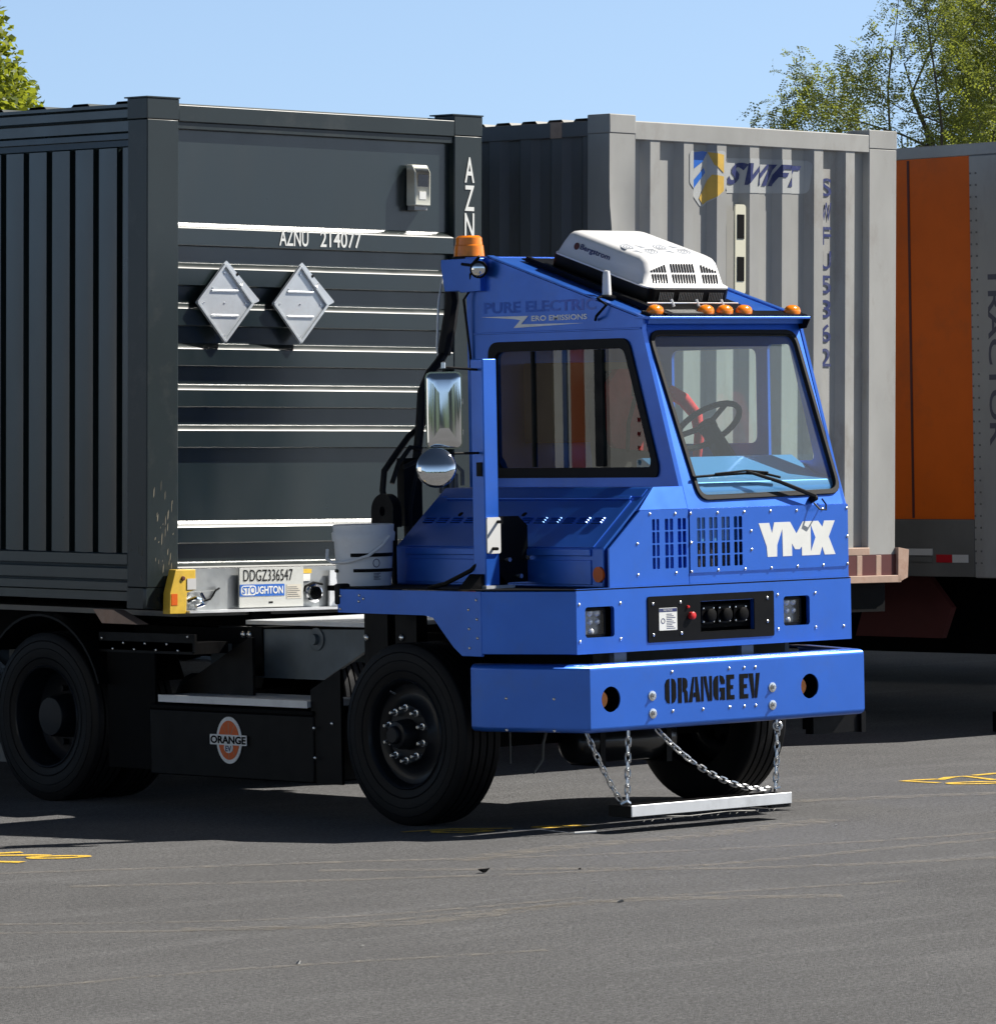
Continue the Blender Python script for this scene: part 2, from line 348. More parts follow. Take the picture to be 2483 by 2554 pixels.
ribbon(m2, [(4.03, 1.21), (3.92, 1.25), (3.80, 1.27), (3.80, 1.12), (3.81, .99)], .045)
ribbon(m2, [(4.00, 1.16), (4.18, 1.25), (4.30, 1.24), (4.24, 1.05), (4.17, .87)], .045); ribbon(m2, ell(3.93, .80, .16, .08, radians(-38)), .045)
ribbon(m2, [(4.38, 1.24), (4.60, 1.25), (4.8, 1.2)], .045)
tag(m2.obj('road_marking', YELLINE), 'yellow sprayed letters on the asphalt right of the hanging magnet bar', 'road marking', kind='structure')
m3 = MB()
ribbon(m3, ell(-.28, .62, .15, .07, radians(-38)), .04); ribbon(m3, [(-.5, .85), (-.2, .78), (.02, .55)], .035); ribbon(m3, ell(.25, .42, .14, .06, radians(-38)), .04)
tag(m3.obj('road_marking', YELLINE), 'yellow sprayed letters in the shadow beside the front tyre', 'road marking', kind='structure')

# ================================================================= YARD TRUCK
T = empty('yard_truck', (1.03, 1.2, 0), label='blue electric yard truck with a one-man cab coupled to the dark container', cat='yard truck')
class Off:   # parent helper: keep coordinates in the world frame
    pass
TI = Matrix.Translation((-1.03, -1.2, 0))
def P(mb, name, mt, parent=None, **k):
    """part of the truck; parent is a part for sub-parts"""
    o = mb.obj(name, mt, parent or T, **k)
    o.matrix_parent_inverse = TI if parent is None else Matrix.Identity(4)
    return o

SLOTS_B = [(.92, .98), (1.011, 1.073), (1.104, 1.166), (1.198, 1.261)]
SLOTS_A = [(.590, .642), (.684, .745), (.779, .841)]
def slots(sl):
    out = []
    for a, b in sl:
        mid = (a + b) / 2
        for r in range(4):
            z1 = 1.641 - r * .0685; z0 = z1 - .0615
            out.append(rrect(a, mid - .005, z0, z1, .004, 1)); out.append(rrect(mid + .005, b, z0, z1, .004, 1))
    return out
# lower front panels
fp = P(MB().prism([[(.866, 1.345), (2.083, 1.345), (2.083, 1.686), (.866, 1.686)]] + slots(SLOTS_B), XZ(.026), 0, .006), 'grille_panel', BLUE)
P(MB().prism([(.866, 1.283), (2.09, 1.283), (2.083, 1.69), (.866, 1.69), ], XZ(.034), .0, .004) if False else MB().prism([[(.866, 1.283), (2.09, 1.283), (2.083, 1.69), (.866, 1.69)], [(.905, 1.355), (1.275, 1.355), (1.275, 1.65), (.905, 1.65)]], XZ(.034), 0, .012), 'cab_front', BLUE)
hp = P(MB().prism([[(.272, 1.283), (.858, 1.283), (.858, 1.69), (.505, 1.69), (.272, 1.493)]] + slots(SLOTS_A), XZ(.03), 0, .012), 'hood_front', BLUE)
P(MB().prism([(.50, 1.69), (.858, 1.69), (.858, 1.81), (.642, 1.81)], RAKE, -.006, .03), 'hood_front_cap', BLUE)
P(MB().box(.55, 2.05, .10, .12, 1.30, 1.66), 'radiator', mat('radiator_core', (.10, .10, .10), .5, .3, bump=.003, bscale=150))
# hood body
hood = MB().prism([(.27, 1.283), (.27, 1.495), (.64, 1.81), (.845, 1.81), (.845, 1.283)], lambda u, v, d: (u, d, v), .075, 1.745)
HOOD = P(hood, 'hood', BLUE, bevel=.008)
SL = Vector((.37, 0, .315)).normalized(); SN = Vector((-.315, 0, .37)).normalized()
def SLOPE(u, v, d):       # u=y, v=distance up the slope, d=out
    p = Vector((.27, u, 1.495)) + SL * v + SN * d; return tuple(p)
sp = MB().prism(rrect(.15, 1.66, .0, .375, .004, 1), SLOPE, -.002, .006)
P(sp, 'access_panel', BLUE, HOOD, bevel=.002)
P(MB().prism([(.165, .38), (1.64, .38), (1.64, .405), (.165, .405)], SLOPE, .0, .014), 'panel_ridge', BLUE, HOOD, bevel=.004)
P(MB().prism([(.10, .41), (1.70, .41), (1.70, .47), (.10, .47)], SLOPE, -.002, .004), 'panel_lip', BLUE, HOOD, bevel=.001)
P(MB().box(.258, .27, .165, 1.66, 1.452, 1.49), 'panel_lip', BLUE, HOOD, bevel=.004)
P(MB().box(.263, .27, .165, 1.66, 1.30, 1.43), 'side_panel', BLUE, HOOD, bevel=.003)
lv = MB()
for k in range(13):
    yc = .275 + .1135 * k
    for r in range(3):
        v0 = .192 + r * .0165
        a = [SLOPE(yc - .042, v0, .006), SLOPE(yc + .042, v0, .006), SLOPE(yc + .036, v0 + .012, .006), SLOPE(yc - .036, v0 + .012, .006), SLOPE(yc - .036, v0 + .001, .017), SLOPE(yc + .036, v0 + .001, .017)]
        lv.add(a, [(0, 1, 5, 4), (4, 5, 2, 3), (0, 4, 3), (1, 2, 5)])
P(lv, 'louvers', BLUE, HOOD, sharp=20)
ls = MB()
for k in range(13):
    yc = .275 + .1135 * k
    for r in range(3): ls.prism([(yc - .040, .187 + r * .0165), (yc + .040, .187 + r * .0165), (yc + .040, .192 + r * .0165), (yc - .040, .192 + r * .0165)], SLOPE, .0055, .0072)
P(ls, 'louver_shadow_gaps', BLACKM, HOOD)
for y in (.90, 1.42): P(MB().prism(circ(y, .26, .017, 14), SLOPE, .005, .0075), 'plug', BLACKM, HOOD)
P(MB().prism(circ(.103, 1.355, .040, 20, .042), YZ(.262), -.006, .008), 'side_reflector', ORLAB, HOOD)
# ---- cab sides
sideout = [(.066, 1.283), (.04, 1.69), (.345, 2.66), (.335, 2.715), (1.579, 3.09), (1.76, 3.09), (1.76, 1.283)]
win = rpoly([(.248, 1.875), (.243, 1.93), (.458, 2.602), (1.565, 2.602), (1.565, 1.875)], .07)
P(MB().prism([sideout, win], YZ(.84), 0, .03), 'cab_side', BLUE)
FARWIN = [rpoly([(.70, 2.03), (1.38, 2.03), (1.38, 2.56), (.70, 2.56)], .05), rpoly([(.25, 1.93), (.61, 1.93), (.61, 2.58), (.44, 2.58)], .03)]
P(MB().prism([sideout] + FARWIN, YZ(2.06), 0, .02), 'cab_side', BLUE)
P(MB().box(.872, 2.058, 1.73, 1.758, 1.29, 3.08), 'rear_wall', BLUE)
P(MB().prism([(.868, -.012), (2.062, -.012), (2.062, 1.306), (.868, 1.306)], ROOF, -.03, -.004), 'roof', BLUE)
P(MB().prism([(.835, -.02), (.885, -.02), (.885, 1.306), (.835, 1.306)], ROOF, -.004, .006), 'roof_edge', BLUE, bevel=.002)
P(MB().prism([(2.045, -.02), (2.085, -.02), (2.085, 1.306), (2.045, 1.306)], ROOF, -.004, .006), 'roof_edge', BLUE, bevel=.002)
P(MB().box(.84, 2.08, 1.58, 1.765, 3.088, 3.098), 'roof_rear', BLUE)
P(MB().box(.832, .84, .35, 1.70, 2.662, 2.672), 'rain_gutter', BLUE, bevel=.002)
# windscreen frame
wso = [(.842, 1.69), (2.084, 1.69), (2.068, 2.70), (.842, 2.70)]
wsi = rpoly([(.915, 1.755), (2.035, 1.755), (2.02, 2.632), (.915, 2.632)], .075)
wsi = rpoly([(.975, 1.745), (2.05, 1.76), (2.0, 2.638), (.892, 2.638)], .07)
P(MB().prism([wso, wsi], RAKE, 0, .03), 'windscreen_surround', BLUE)
wseal_o = rpoly([(.962, 1.728), (2.066, 1.743), (2.014, 2.655), (.874, 2.655)], .085); wseal_i = rpoly([(.985, 1.757), (2.038, 1.771), (1.99, 2.627), (.903, 2.627)], .062)
WS = P(MB().prism([rpoly([(.975, 1.745), (2.05, 1.76), (2.0, 2.638), (.892, 2.638)], .07)], RAKE, .012, .0125, one=True), 'windscreen', WGLASS)
P(MB().prism([wseal_o, wseal_i], RAKE, -.012, .016), 'rubber_seal', RUB, WS, bevel=.004)
# side window
SW = P(MB().prism([rpoly([(.262, 1.89), (.257, 1.935), (.465, 2.59), (1.555, 2.59), (1.555, 1.89)], .06)], YZ(.852), 0, .0005, one=True), 'side_window', GLASS)
so = rpoly([(.232, 1.86), (.227, 1.925), (.447, 2.617), (1.58, 2.617), (1.58, 1.86)], .08); si = rpoly([(.288, 1.915), (.282, 1.955), (.482, 2.562), (1.525, 2.562), (1.525, 1.915)], .055)
P(MB().prism([so, si], YZ(.828), 0, .028), 'rubber_seal', RUB, SW, bevel=.004)
P(MB().box(.838, .858, .662, .725, 1.92, 2.56), 'window_divider', BLACK, SW)
P(MB().box(.838, .858, 1.222, 1.236, 1.92, 2.56), 'window_divider', BLACK, SW)
GLASS2 = glass('far_side_glass', (.85, .9, .88), 1.5)
for f_ in FARWIN: P(MB().prism([f_], YZ(2.068), 0, .0005, one=True), 'side_window', GLASS2)
# visor
SVZ = P(MB().prism([(.262, 2.729), (.262, 2.716), (.268, 2.714), (.37, 2.718), (.37, 2.730)], lambda u, v, d: (d, u, v), .822, 2.055), 'sun_visor', BLUE, bevel=.002)
P(MB().prism([(.262, 2.729), (.37, 2.73), (.37, 2.66), (.30, 2.665)], lambda u, v, d: (d, u, v), 2.055, 2.062), 'visor_end', BLACK, SVZ)
# dash + interior
P(MB().prism([(.08, 1.78), (.10, 1.83), (.24, 1.86), (.42, 1.965), (.46, 1.955), (.46, 1.5), (.08, 1.5)], lambda u, v, d: (d, u, v), .89, 2.05), 'dashboard', mat('sunlit_dash_blue', (.09, .30, .62), .35, .2, .5), bevel=.006)  # body blue lightened here, sunlight on the dash is in the colour
P(MB().box(.875, 2.055, .1, 1.72, 1.30, 1.32), 'cab_floor', BLACKM)
stw = MB(); c0 = Vector((1.63, .66, 2.13)); ax = Vector((0, .62, .78)).normalized(); u_ = Vector((1, 0, 0)); w_ = ax.cross(u_)
stw.tube([c0 + (u_ * cos(2 * pi * k / 28) + w_ * sin(2 * pi * k / 28)) * .20 for k in range(28)], .017, 8, closed=True)
STW = P(stw, 'steering_wheel', BLACKM)
sc_ = MB(); sc_.cyl(c0 - ax * .02, c0 + ax * .015, .055)
for a in (-.5, pi + .5, pi / 2): sc_.tube([c0, c0 + (u_ * cos(a) - w_ * sin(a)) * .195], .016, 6)
P(sc_, 'steering_hub', BLACKM, STW)
P(MB().tube([c0 - ax * .01, c0 - ax * .35 + Vector((0, -.05, -.05)), (1.63, .44, 1.6)], [.05, .06, .09], 10), 'steering_column', BLACKM, STW)
sb = MB(); sb.prism(rpoly([(1.33, 1.75), (1.86, 1.75), (1.83, 2.36), (1.74, 2.45), (1.46, 2.45), (1.36, 2.36)], .06), lambda u, v, d: (u, 1.14 + d + (v - 1.75) * .16, v), 0, .12)
SEAT = P(sb, 'driver_seat', SEATM, bevel=.02)
P(MB().box(1.33, 1.86, .72, 1.2, 1.66, 1.78), 'seat_cushion', SEATM, SEAT, bevel=.03)
P(MB().box(1.2, 1.9, 1.45, 1.7, 2.05, 2.5), 'storage_box', TAN, bevel=.01)
P(MB().tube([(.98, .62, 2.0), (.97, .60, 2.15), (1.0, .58, 2.28), (1.02, .55, 2.36)], .012, 6).box(.96, 1.06, .52, .56, 2.3, 2.42), 'display_screen', BLACK)
P(MB().box(1.0, 1.9, .55, 1.6, 2.645, 2.66), 'headliner', WPLAST)

# wiper
wp = MB(); o_ = -.02
def RK_(x, z, d): return RAKE(x, z, d)
wp.tube([RK_(1.812, 1.722, -.045), RK_(1.56, 1.805, -.05), RK_(1.33, 1.868, -.045)], [.013, .011, .008], 6, flat=.7)
wp.lathe([(0, .02), (.04, .016), (.05, .0)], RK_(1.815, 1.715, -.005), RK_(0, 0, -1) if False else (0, -.95, .3), 12)
WPR = P(wp, 'wiper', BLACK)
wb = MB().tube([RK_(.945, 1.852, -.02), RK_(1.1, 1.857, -.024), RK_(1.33, 1.862, -.028), RK_(1.5, 1.855, -.026), RK_(1.60, 1.838, -.02)], .0075, 5)
wb.tube([RK_(1.1, 1.862, -.035), RK_(1.33, 1.872, -.045), RK_(1.5, 1.862, -.035)], .006, 5)
P(wb, 'wiper_blade', BLACK, WPR)
P(MB().tube([(1.80, .01, 1.70), (1.815, -.02, 1.665), (1.86, -.025, 1.66), (1.885, .0, 1.69), (1.885, .03, 1.72)], .005, 6), 'washer_hose', BLACK, WPR)

# ---- headlight box (nose)
HL = [rrect(.063, .273, 1.028, 1.19, .018, 4), rrect(1.543, 1.745, 1.034, 1.195, .018, 4)]
NOSE = P(MB().prism([[(0, .943), (2.07, .943), (2.07, 1.277), (0, 1.277)]] + HL + [[(.905, 1.025), (1.312, 1.025), (1.312, 1.19), (.905, 1.19)]], XZ(0), 0, .025), 'headlight_panel', BLUE)
ch = MB(); ch.prism([(0, .025), (-.215, .51), (-.19, .52), (.0, .06)], XY(0), .943, 1.277)
P(MB().prism([(0, 0), (-.215, .51), (-.18, .51), (.02, .026), (.0, .026)], XY(0), .943, 1.277), 'nose_corner', BLUE, NOSE, bevel=.004)
P(MB().prism([(2.07, 0), (2.285, .51), (2.25, .51), (2.05, .026), (2.07, .026)], XY(0), .943, 1.277), 'nose_corner', BLUE, NOSE, bevel=.004)
P(MB().box(-.05, 2.12, .20, .24, .95, 1.27), 'inner_bulkhead', BLACKM, NOSE)
P(MB().box(.02, 2.05, .026, .2, .944, .952), 'lower_lip', BLUE, NOSE)
P(MB().prism([(0.0, .0), (2.07, .0), (2.285, .51), (2.285, 1.68), (-.215, 1.68), (-.215, .51)], XY(1.278), 0, .006), 'fender_deck', BLACKM, NOSE)
P(MB().prism([(0.004, .001), (2.066, .001), (2.07, .012), (0.0, .012)], XY(1.284), 0, .003), 'deck_edge', BLUE, NOSE)
P(MB().box(.0, .42, 1.685, 2.02, 1.255, 1.284), 'rear_shelf', BLACKM, NOSE)
FS = P(MB().prism([(.508, 1.277), (.508, .93), (.664, .93), (.735, .977), (.85, 1.085), (.896, 1.131), (.967, 1.143), (1.68, 1.148), (1.68, 1.277)], YZ(-.217), 0, .02), 'fender_side', BLUE, bevel=.003)
P(MB().prism([(.508, 1.277), (.508, .93), (.664, .93), (.735, .977), (.85, 1.085), (.896, 1.131), (.967, 1.143), (1.68, 1.148), (1.68, 1.277)], YZ(2.267), 0, .02), 'fender_side', BLUE, bevel=.003)
P(MB().box(-.222, -.14, 1.655, 1.705, 1.19, 1.305), 'fender_bumper', RUB, FS, bevel=.012)
# charge port plate
CP = P(MB().prism([rrect(.515, 1.463, .984, 1.23, .01, 2), [(.905, 1.025), (1.312, 1.025), (1.312, 1.192), (.905, 1.192)]], XZ(-.006), 0, .005), 'charging_panel', BLACK)
P(MB().box(.905, 1.312, .03, .12, 1.045, 1.17).box(.9, 1.32, .12, .13, 1.0, 1.24).box(.905, 1.312, .0, .1, 1.018, 1.027).box(.905, 1.312, .008, .1, 1.186, 1.20), 'socket_recess', BLACKM, CP)
for x in (.985, 1.106, 1.228):
    so_ = P(MB().prism(rrect(x - .048, x + .048, 1.068, 1.162, .012, 3), XZ(.018), 0, .012), 'charging_socket', BLACK, CP, bevel=.002)
    P(MB().lathe([(0, .036), (-.022, .036), (-.026, .03), (-.026, 0)], (x + .006, .018, 1.113), (0, 1, 0), 24), 'socket_cap', BLACKM, CP)
    b = MB()
    for dx in (-.038, .038):
        for dz in (-.036, .036): b.lathe([(0, .006), (-.005, .005), (-.006, 0)], (x + dx, .018, 1.115 + dz), (0, 1, 0), 8)
    P(b, 'socket_screws', ZINC, CP)
P(MB().prism(rrect(.594, .727, 1.046, 1.166, .004, 2), XZ(-.008), 0, .002), 'notice_label', LETTER, CP)
nt_ = MB(); nt_.prism([(.596, 1.145), (.725, 1.145), (.725, 1.163), (.596, 1.163)], XZ(-.009), 0, .0005); nt_.prism([circ(.622, 1.097, .015, 16), circ(.622, 1.097, .011, 16)], XZ(-.009), 0, .0005)
for k in range(9): nt_.prism([(.648, 1.055 + k * .0095), (.648 + .065 - (k % 3) * .012, 1.055 + k * .0095), (.648 + .065 - (k % 3) * .012, 1.058 + k * .0095), (.648, 1.058 + k * .0095)], XZ(-.009), 0, .0005)
P(nt_, 'notice_print', NAVY, CP); P(text('NOTICE', XZ(-.0098), .625, .69, 1.149, 1.160, 0), 'notice_print', LETTER, CP)
P(MB().lathe([(0, .02), (-.02, .02), (-.024, .014), (-.024, 0)], (.832, -.006, 1.118), (0, 1, 0), 20), 'emergency_button', RED, CP)
P(MB().lathe([(0, .008), (-.01, .007), (-.012, 0)], (.808, -.006, 1.166), (0, 1, 0), 12), 'indicator_lamp', RED, CP)
LEDM = mat('led_lens', (.85, .87, .88), .12, .2, 1.0, var=.25, vscale=90)
def headlight(x0, x1, z0, z1):
    h = P(MB().prism(rrect(x0 + .005, x1 - .01, z0 + .004, z1 - .01, .02, 3), XZ(.060), 0, .09), 'headlight', mat('lamp_body', (.22, .23, .24), .3, .6, var=.3, vscale=60))
    w = (x1 - x0) - .04; xl = x0 + .002
    r = MB()
    for row, (zz, n, rr) in enumerate(((.80, 3, .025), (.50, 3, .019), (.18, 1, .022))):
        for k in range(n):
            cx_ = xl + w * ((k + .6) / 3.2 if n == 3 else .55); cz = z0 + (z1 - z0) * zz
            r.lathe([(.024, rr), (.012, rr * .9), (.004, rr * .6), (.0, 0)], (cx_, .046, cz), (0, 1, 0), 14)
    P(r, 'led_reflectors', LEDM, h)
    P(MB().prism(rrect(xl, xl + w, z0 + .008, z1 - .014, .014, 3), XZ(.036), 0, .001, one=True), 'headlight_lens', LENS, h)
    P(MB().prism([rrect(xl - .006, xl + w + .006, z0 + .002, z1 - .008, .018, 3), rrect(xl + .006, xl + w - .006, z0 + .016, z1 - .022, .01, 3)], XZ(.034), 0, .02), 'headlight_bezel', CHROME if False else BLACK, h)
headlight(.063, .273, 1.028, 1.19); headlight(1.543, 1.745, 1.034, 1.195)

# bolts: one mesh each head, shared
def dome(r, h): return [(0, r), (-h * .5, r * .92), (-h * .85, r * .6), (-h, 0)]
bolt_proto = None
def bolt(x, y, z, parent, r=.0085, h=.007, axis='y', name='bolt'):
    global bolt_proto
    if bolt_proto is None:
        o = P(MB().lathe(dome(1, .8), (0, 0, 0), (0, 1, 0), 10), name, ZINC, parent); bolt_proto = o
    else:
        o = bpy.data.objects.new(name, bolt_proto.data); COL.objects.link(o); o.parent = parent
        if parent is T: o.matrix_parent_inverse = TI
    o.location = (x, y, z); o.scale = (r, r, r)
    if axis == 'x': o.rotation_euler = (0, 0, -pi / 2)
    if axis == 's': o.rotation_euler = (0, 0, -pi / 2 + radians(23))
    return o
for x, z in [(.872, 1.664), (1.075, 1.663), (1.277, 1.663), (1.478, 1.662), (1.681, 1.66), (1.882, 1.663), (2.074, 1.664), (.874, 1.351), (.873, 1.506), (1.075, 1.352), (1.279, 1.352), (1.48, 1.352), (1.683, 1.354), (1.883, 1.354), (2.074, 1.357), (1.328, 1.558), (1.33, 1.457), (2.074, 1.507)]: bolt(x, .026, z, fp)
for x, z in [(.573, 1.669), (.761, 1.666), (.479, 1.513), (.48, 1.347), (.763, 1.349)]: bolt(x, .03, z, hp)
for x, z in [(.02, 1.205), (.318, 1.202), (.022, 1.01), (.316, 1.013), (1.498, 1.205), (1.788, 1.205), (1.499, 1.018), (1.79, 1.017), (2.01, 1.015)]: bolt(x, 0, z, NOSE)
for x, z in [(.549, 1.191), (.754, 1.191), (.552, 1.026), (.759, 1.027), (1.411, 1.193), (1.411, 1.066)]: bolt(x, -.006, z, CP)
for y, z in [(.545, 1.231), (.607, 1.179), (.542, 1.129), (.604, 1.077), (.538, 1.029), (.602, .975), (1.653, 1.239), (1.655, 1.167), (1.496, 1.244), (1.462, 1.226), (1.5, 1.211)]:
    o = bolt(-.217, y, z, FS, axis='x'); o.data = o.data
# YMX
ymx = MB()
ymx.prism([(1.386, 1.598), (1.467, 1.598), (1.487, 1.54), (1.505, 1.60), (1.628, 1.60), (1.676, 1.535), (1.727, 1.60), (1.847, 1.60), (1.879, 1.566), (1.894, 1.60), (1.977, 1.599), (1.928, 1.511), (1.979, 1.413), (1.895, 1.413), (1.876, 1.459), (1.857, 1.413), (1.717, 1.413), (1.717, 1.463), (1.699, 1.448), (1.664, 1.449), (1.640, 1.482), (1.640, 1.413), (1.569, 1.413), (1.567, 1.564), (1.526, 1.476), (1.524, 1.413), (1.451, 1.413), (1.445, 1.471)], XZ(.0245), 0, .0015)
P(ymx, 'company_lettering', LETTER, fp)
P(MB().prism([(1.789, 1.578), (1.823, 1.51), (1.789, 1.438)], XZ(.0235), 0, .001), 'lettering_gap', BLUE, fp)

# ---- bumper
def sweep(path, prof):
    """path: plan points; prof: (inset, z) loop; inset measured to the left of travel"""
    n = len(path); out = MB(); rings = []
    for i, p in enumerate(path):
        p = Vector(p); a = (p - Vector(path[i - 1])).normalized() if i > 0 else None; b = (Vector(path[i + 1]) - p).normalized() if i < n - 1 else None
        a = a or b; b = b or a; na = Vector((-a.y, a.x)); nb = Vector((-b.y, b.x)); m = (na + nb).normalized(); k = 1 / max(.3, m.dot(na))
        rings.append([(p.x + m.x * k * s_, p.y + m.y * k * s_, z) for s_, z in prof])
    m_ = len(prof); vs = [q for r in rings for q in r]; fs = []
    for i in range(n - 1):
        for j in range(m_): fs.append((i * m_ + j, i * m_ + (j + 1) % m_, (i + 1) * m_ + (j + 1) % m_, (i + 1) * m_ + j))
    fs += [tuple(range(m_)), tuple((n - 1) * m_ + j for j in range(m_ - 1, -1, -1))]
    return out.add(vs, fs)
z0, z1 = .532, .892; R_ = .03
prof = [(.10, z0), (R_, z0)] + [(R_ - R_ * sin(a), z0 + R_ - R_ * cos(a)) for a in (radians(30), radians(60), radians(90))] + \
       [(R_ - R_ * cos(a), z1 - R_ + R_ * sin(a)) for a in (0, radians(30), radians(60), radians(90))] + [(.10, z1), (.10, z1 - .012), (R_, z1 - .012), (.012, z1 - R_), (.012, z0 + R_), (R_, z0 + .012), (.10, z0 + .012)]
bpath = [(-.215, .60), (-.215, .49), (-.022, -.12), (2.04, -.12), (2.275, .49), (2.275, .6)]
BMP = sweep(bpath, [(s_, z) for s_, z in prof]).obj('bumper', BLUE, None, sharp=50)
cs = []
for x in (.126, 1.614): cs.append(MB().cyl((x, -.2, .706), (x, 0, .706), .068, 32).obj('c', BLUE))
BMP = cut(BMP, cs); wn_ = BMP.modifiers.new('w', 'WEIGHTED_NORMAL'); wn_.keep_sharp = True; wn_.weight = 100; BMP.parent = T; BMP.matrix_parent_inverse = TI
for x in (.126, 1.614):
    P(MB().lathe([(0, .09), (.12, .09), (.12, 0)], (x + .005, -.10, .706), (0, 1, 0), 28, caps=False), 'lamp_housing', BLACKM, BMP, fix=True)
    P(MB().lathe([(0, 0), (0, .045), (.02, .055), (.03, .055)], (x - .028, -.075, .703), (0, 1, 0), 28), 'indicator_lamp', AMBER, BMP)
# stencil lettering ORANGE EV: hand cut glyphs (u 0..1, v 0..1)
Lt = MB()
def gl(x0, x1, polys):
    for p in polys: Lt.prism([(x0 + (x1 - x0) * a, .662 + .134 * b) for a, b in p], XZ(-.1225), 0, .002)
gl(.520, .601, [[(.0, .22), (.0, .78), (.15, .95), (.40, 1), (.40, 0), (.15, .05)], [(1, .22), (1, .78), (.85, .95), (.60, 1), (.60, 0), (.85, .05)]])
gl(.616, .688, [[(0, 0), (0, 1), (.36, 1), (.36, 0)], [(.48, 1), (.8, .97), (.95, .85), (.95, .62), (.80, .52), (.96, .42), (1, 0), (.68, 0), (.62, .42), (.48, .44)]])
gl(.694, .780, [[(0, 0), (.36, 1), (.50, 1), (.30, 0)], [(.58, 1), (.76, 1), (1, 0), (.66, 0), (.62, .2), (.42, .2), (.45, .38), (.60, .38)]])
gl(.788, .868, [[(0, 0), (0, 1), (.14, 1), (.20, .6), (.20, 0)], [(.22, 1), (.48, 1), (.72, .2), (.72, 0), (.62, 0), (.30, .72)], [(.78, 0), (.78, 1), (1, 1), (1, 0)]])
gl(.879, .964, [[(0, .22), (0, .78), (.15, .95), (.42, 1), (.42, 0), (.15, .05)], [(.58, 1), (.85, .95), (1, .78), (1, .64), (.70, .64), (.58, .8)], [(.58, 0), (.72, .03), (.85, 0), (1, 0), (1, .5), (.55, .5), (.55, .36), (.66, .34), (.66, .14), (.58, .12)]])
gl(.978, 1.035, [[(0, 0), (0, 1), (1, 1), (1, .82), (.48, .82), (.48, .58), (.85, .58), (.85, .42), (.48, .42), (.48, .18), (1, .18), (1, 0)]])
gl(1.076, 1.140, [[(0, 0), (0, 1), (1, 1), (1, .82), (.48, .82), (.48, .58), (.85, .58), (.85, .42), (.48, .42), (.48, .18), (1, .18), (1, 0)]])
gl(1.146, 1.229, [[(0, 1), (.40, 1), (.48, .3), (.48, 0), (.30, 0)], [(.56, 0), (.56, .3), (.68, 1), (1, 1), (.74, 0)]])
P(Lt, 'stencil_lettering', BLACKM, BMP)
for x, z in [(.573, .83), (.999, .829), (1.112, .828), (1.197, .827), (.574, .621), (.799, .62), (.999, .621), (1.11, .62), (1.197, .62)]: bolt(x, -.12, z, BMP)
for x, z in [(.424, .71), (.427, .616), (1.323, .713), (1.323, .617)]:
    w = P(MB().lathe([(0, .027), (-.004, .027), (-.005, .022)], (x, -.12, z), (0, 1, 0), 20), 'washer', ZINC, BMP)
    P(MB().lathe([(-.004, .016), (-.012, .016), (-.012, .009), (-.024, .009), (-.024, 0)], (x, -.12, z), (0, 1, 0), 6), 'bolt', ZINC, BMP, sharp=20)
dch = Vector((-.022 + .215, -.12 - .49)).normalized()
for t in (.13, .42):
    for z in (.712, .545):
        px, py = -.215 + dch.x * t, .49 + dch.y * t; bolt(px, py, z, BMP, axis='s')
for x in (.30, 1.25): P(MB().box(x, x + .09, .035, .07, .80, .95), 'bumper_bracket', GALVP)
P(MB().box(1.82, 2.18, .06, .12, .425, .535).box(2.18, 2.215, .04, .5, .42, .535), 'tow_step', BLACK)

# ---- roof air conditioner
AC = P(MB().prism(rrect(1.10, 1.715, .25, 1.07, .04, 4), ROOF, .0, .095), 'air_conditioner_base', BLACK, bevel=.01)
sh = MB()
def ring(x0, x1, a0, a1, h, r, n=5): return [ROOF(u, v, h) for u, v in rrect(x0, x1, a0, a1, r, n)]
rings = [ring(1.085, 1.73, .262, 1.055, .092, .05), ring(1.085, 1.73, .262, 1.055, .100, .05), ring(1.098, 1.717, .300, 1.045, .107, .04), ring(1.112, 1.703, .330, 1.03, .165, .045), ring(1.124, 1.692, .358, 1.01, .212, .045),
         ring(1.137, 1.678, .378, .995, .231, .045), ring(1.160, 1.655, .408, .97, .241, .04)]
n_ = len(rings[0]); vs = [q for r in rings for q in r]; fs = [tuple(range(n_)), tuple((len(rings) - 1) * n_ + k for k in range(n_ - 1, -1, -1))]
for i in range(len(rings) - 1):
    for k in range(n_): fs.append((i * n_ + k, i * n_ + (k + 1) % n_, (i + 1) * n_ + (k + 1) % n_, (i + 1) * n_ + k))
sh.add(vs, fs); ACS = P(sh, 'air_conditioner', WPLAST, sharp=60)
AC.parent = ACS; AC.matrix_parent_inverse = Matrix.Identity(4)
def ACF(u, v, d):   # front slope of the shell: v height above roof .1...22
    a = .30 + .03 * (v - .107) / .058 if v < .165 else .33 + .028 * (v - .165) / .047; p = ROOF(u, a, v); q = Vector(p) + Vector((0, -.78, .62)) * d; return tuple(q)
def vgroup(u0, nn, f_):
    g_ = MB()
    for k in range(nn):
        u = u0 + k * .0205; t_ = f_(k)
        g_.prism([(u, .168), (u + .0095, .168), (u + .0075, t_), (u - .002, t_)], ACF, -.004, .004)
        g_.prism([(u + .003, .113), (u + .0125, .113), (u + .0105, .157), (u + .001, .157)], ACF, -.004, .004)
    P(g_, 'vent_grille', BLACKM, ACS)
vgroup(1.315, 9, lambda k: .209); vgroup(1.160, 6, lambda k: .176 + .0055 * k); vgroup(1.545, 6, lambda k: .204 - .0055 * k)
def ACB(u, v, d): p = ROOF(u, .248 - d, v); return p
for a, b in ((1.17, 1.27), (1.32, 1.50), (1.55, 1.65)):
    u = a; bv = MB()
    while u < b: bv.prism([(u, .03), (u + .006, .03), (u + .006, .075), (u, .075)], ACB, 0, .003); u += .0125
    P(bv, 'lower_grille', GREYD, ACS)
fan = MB()
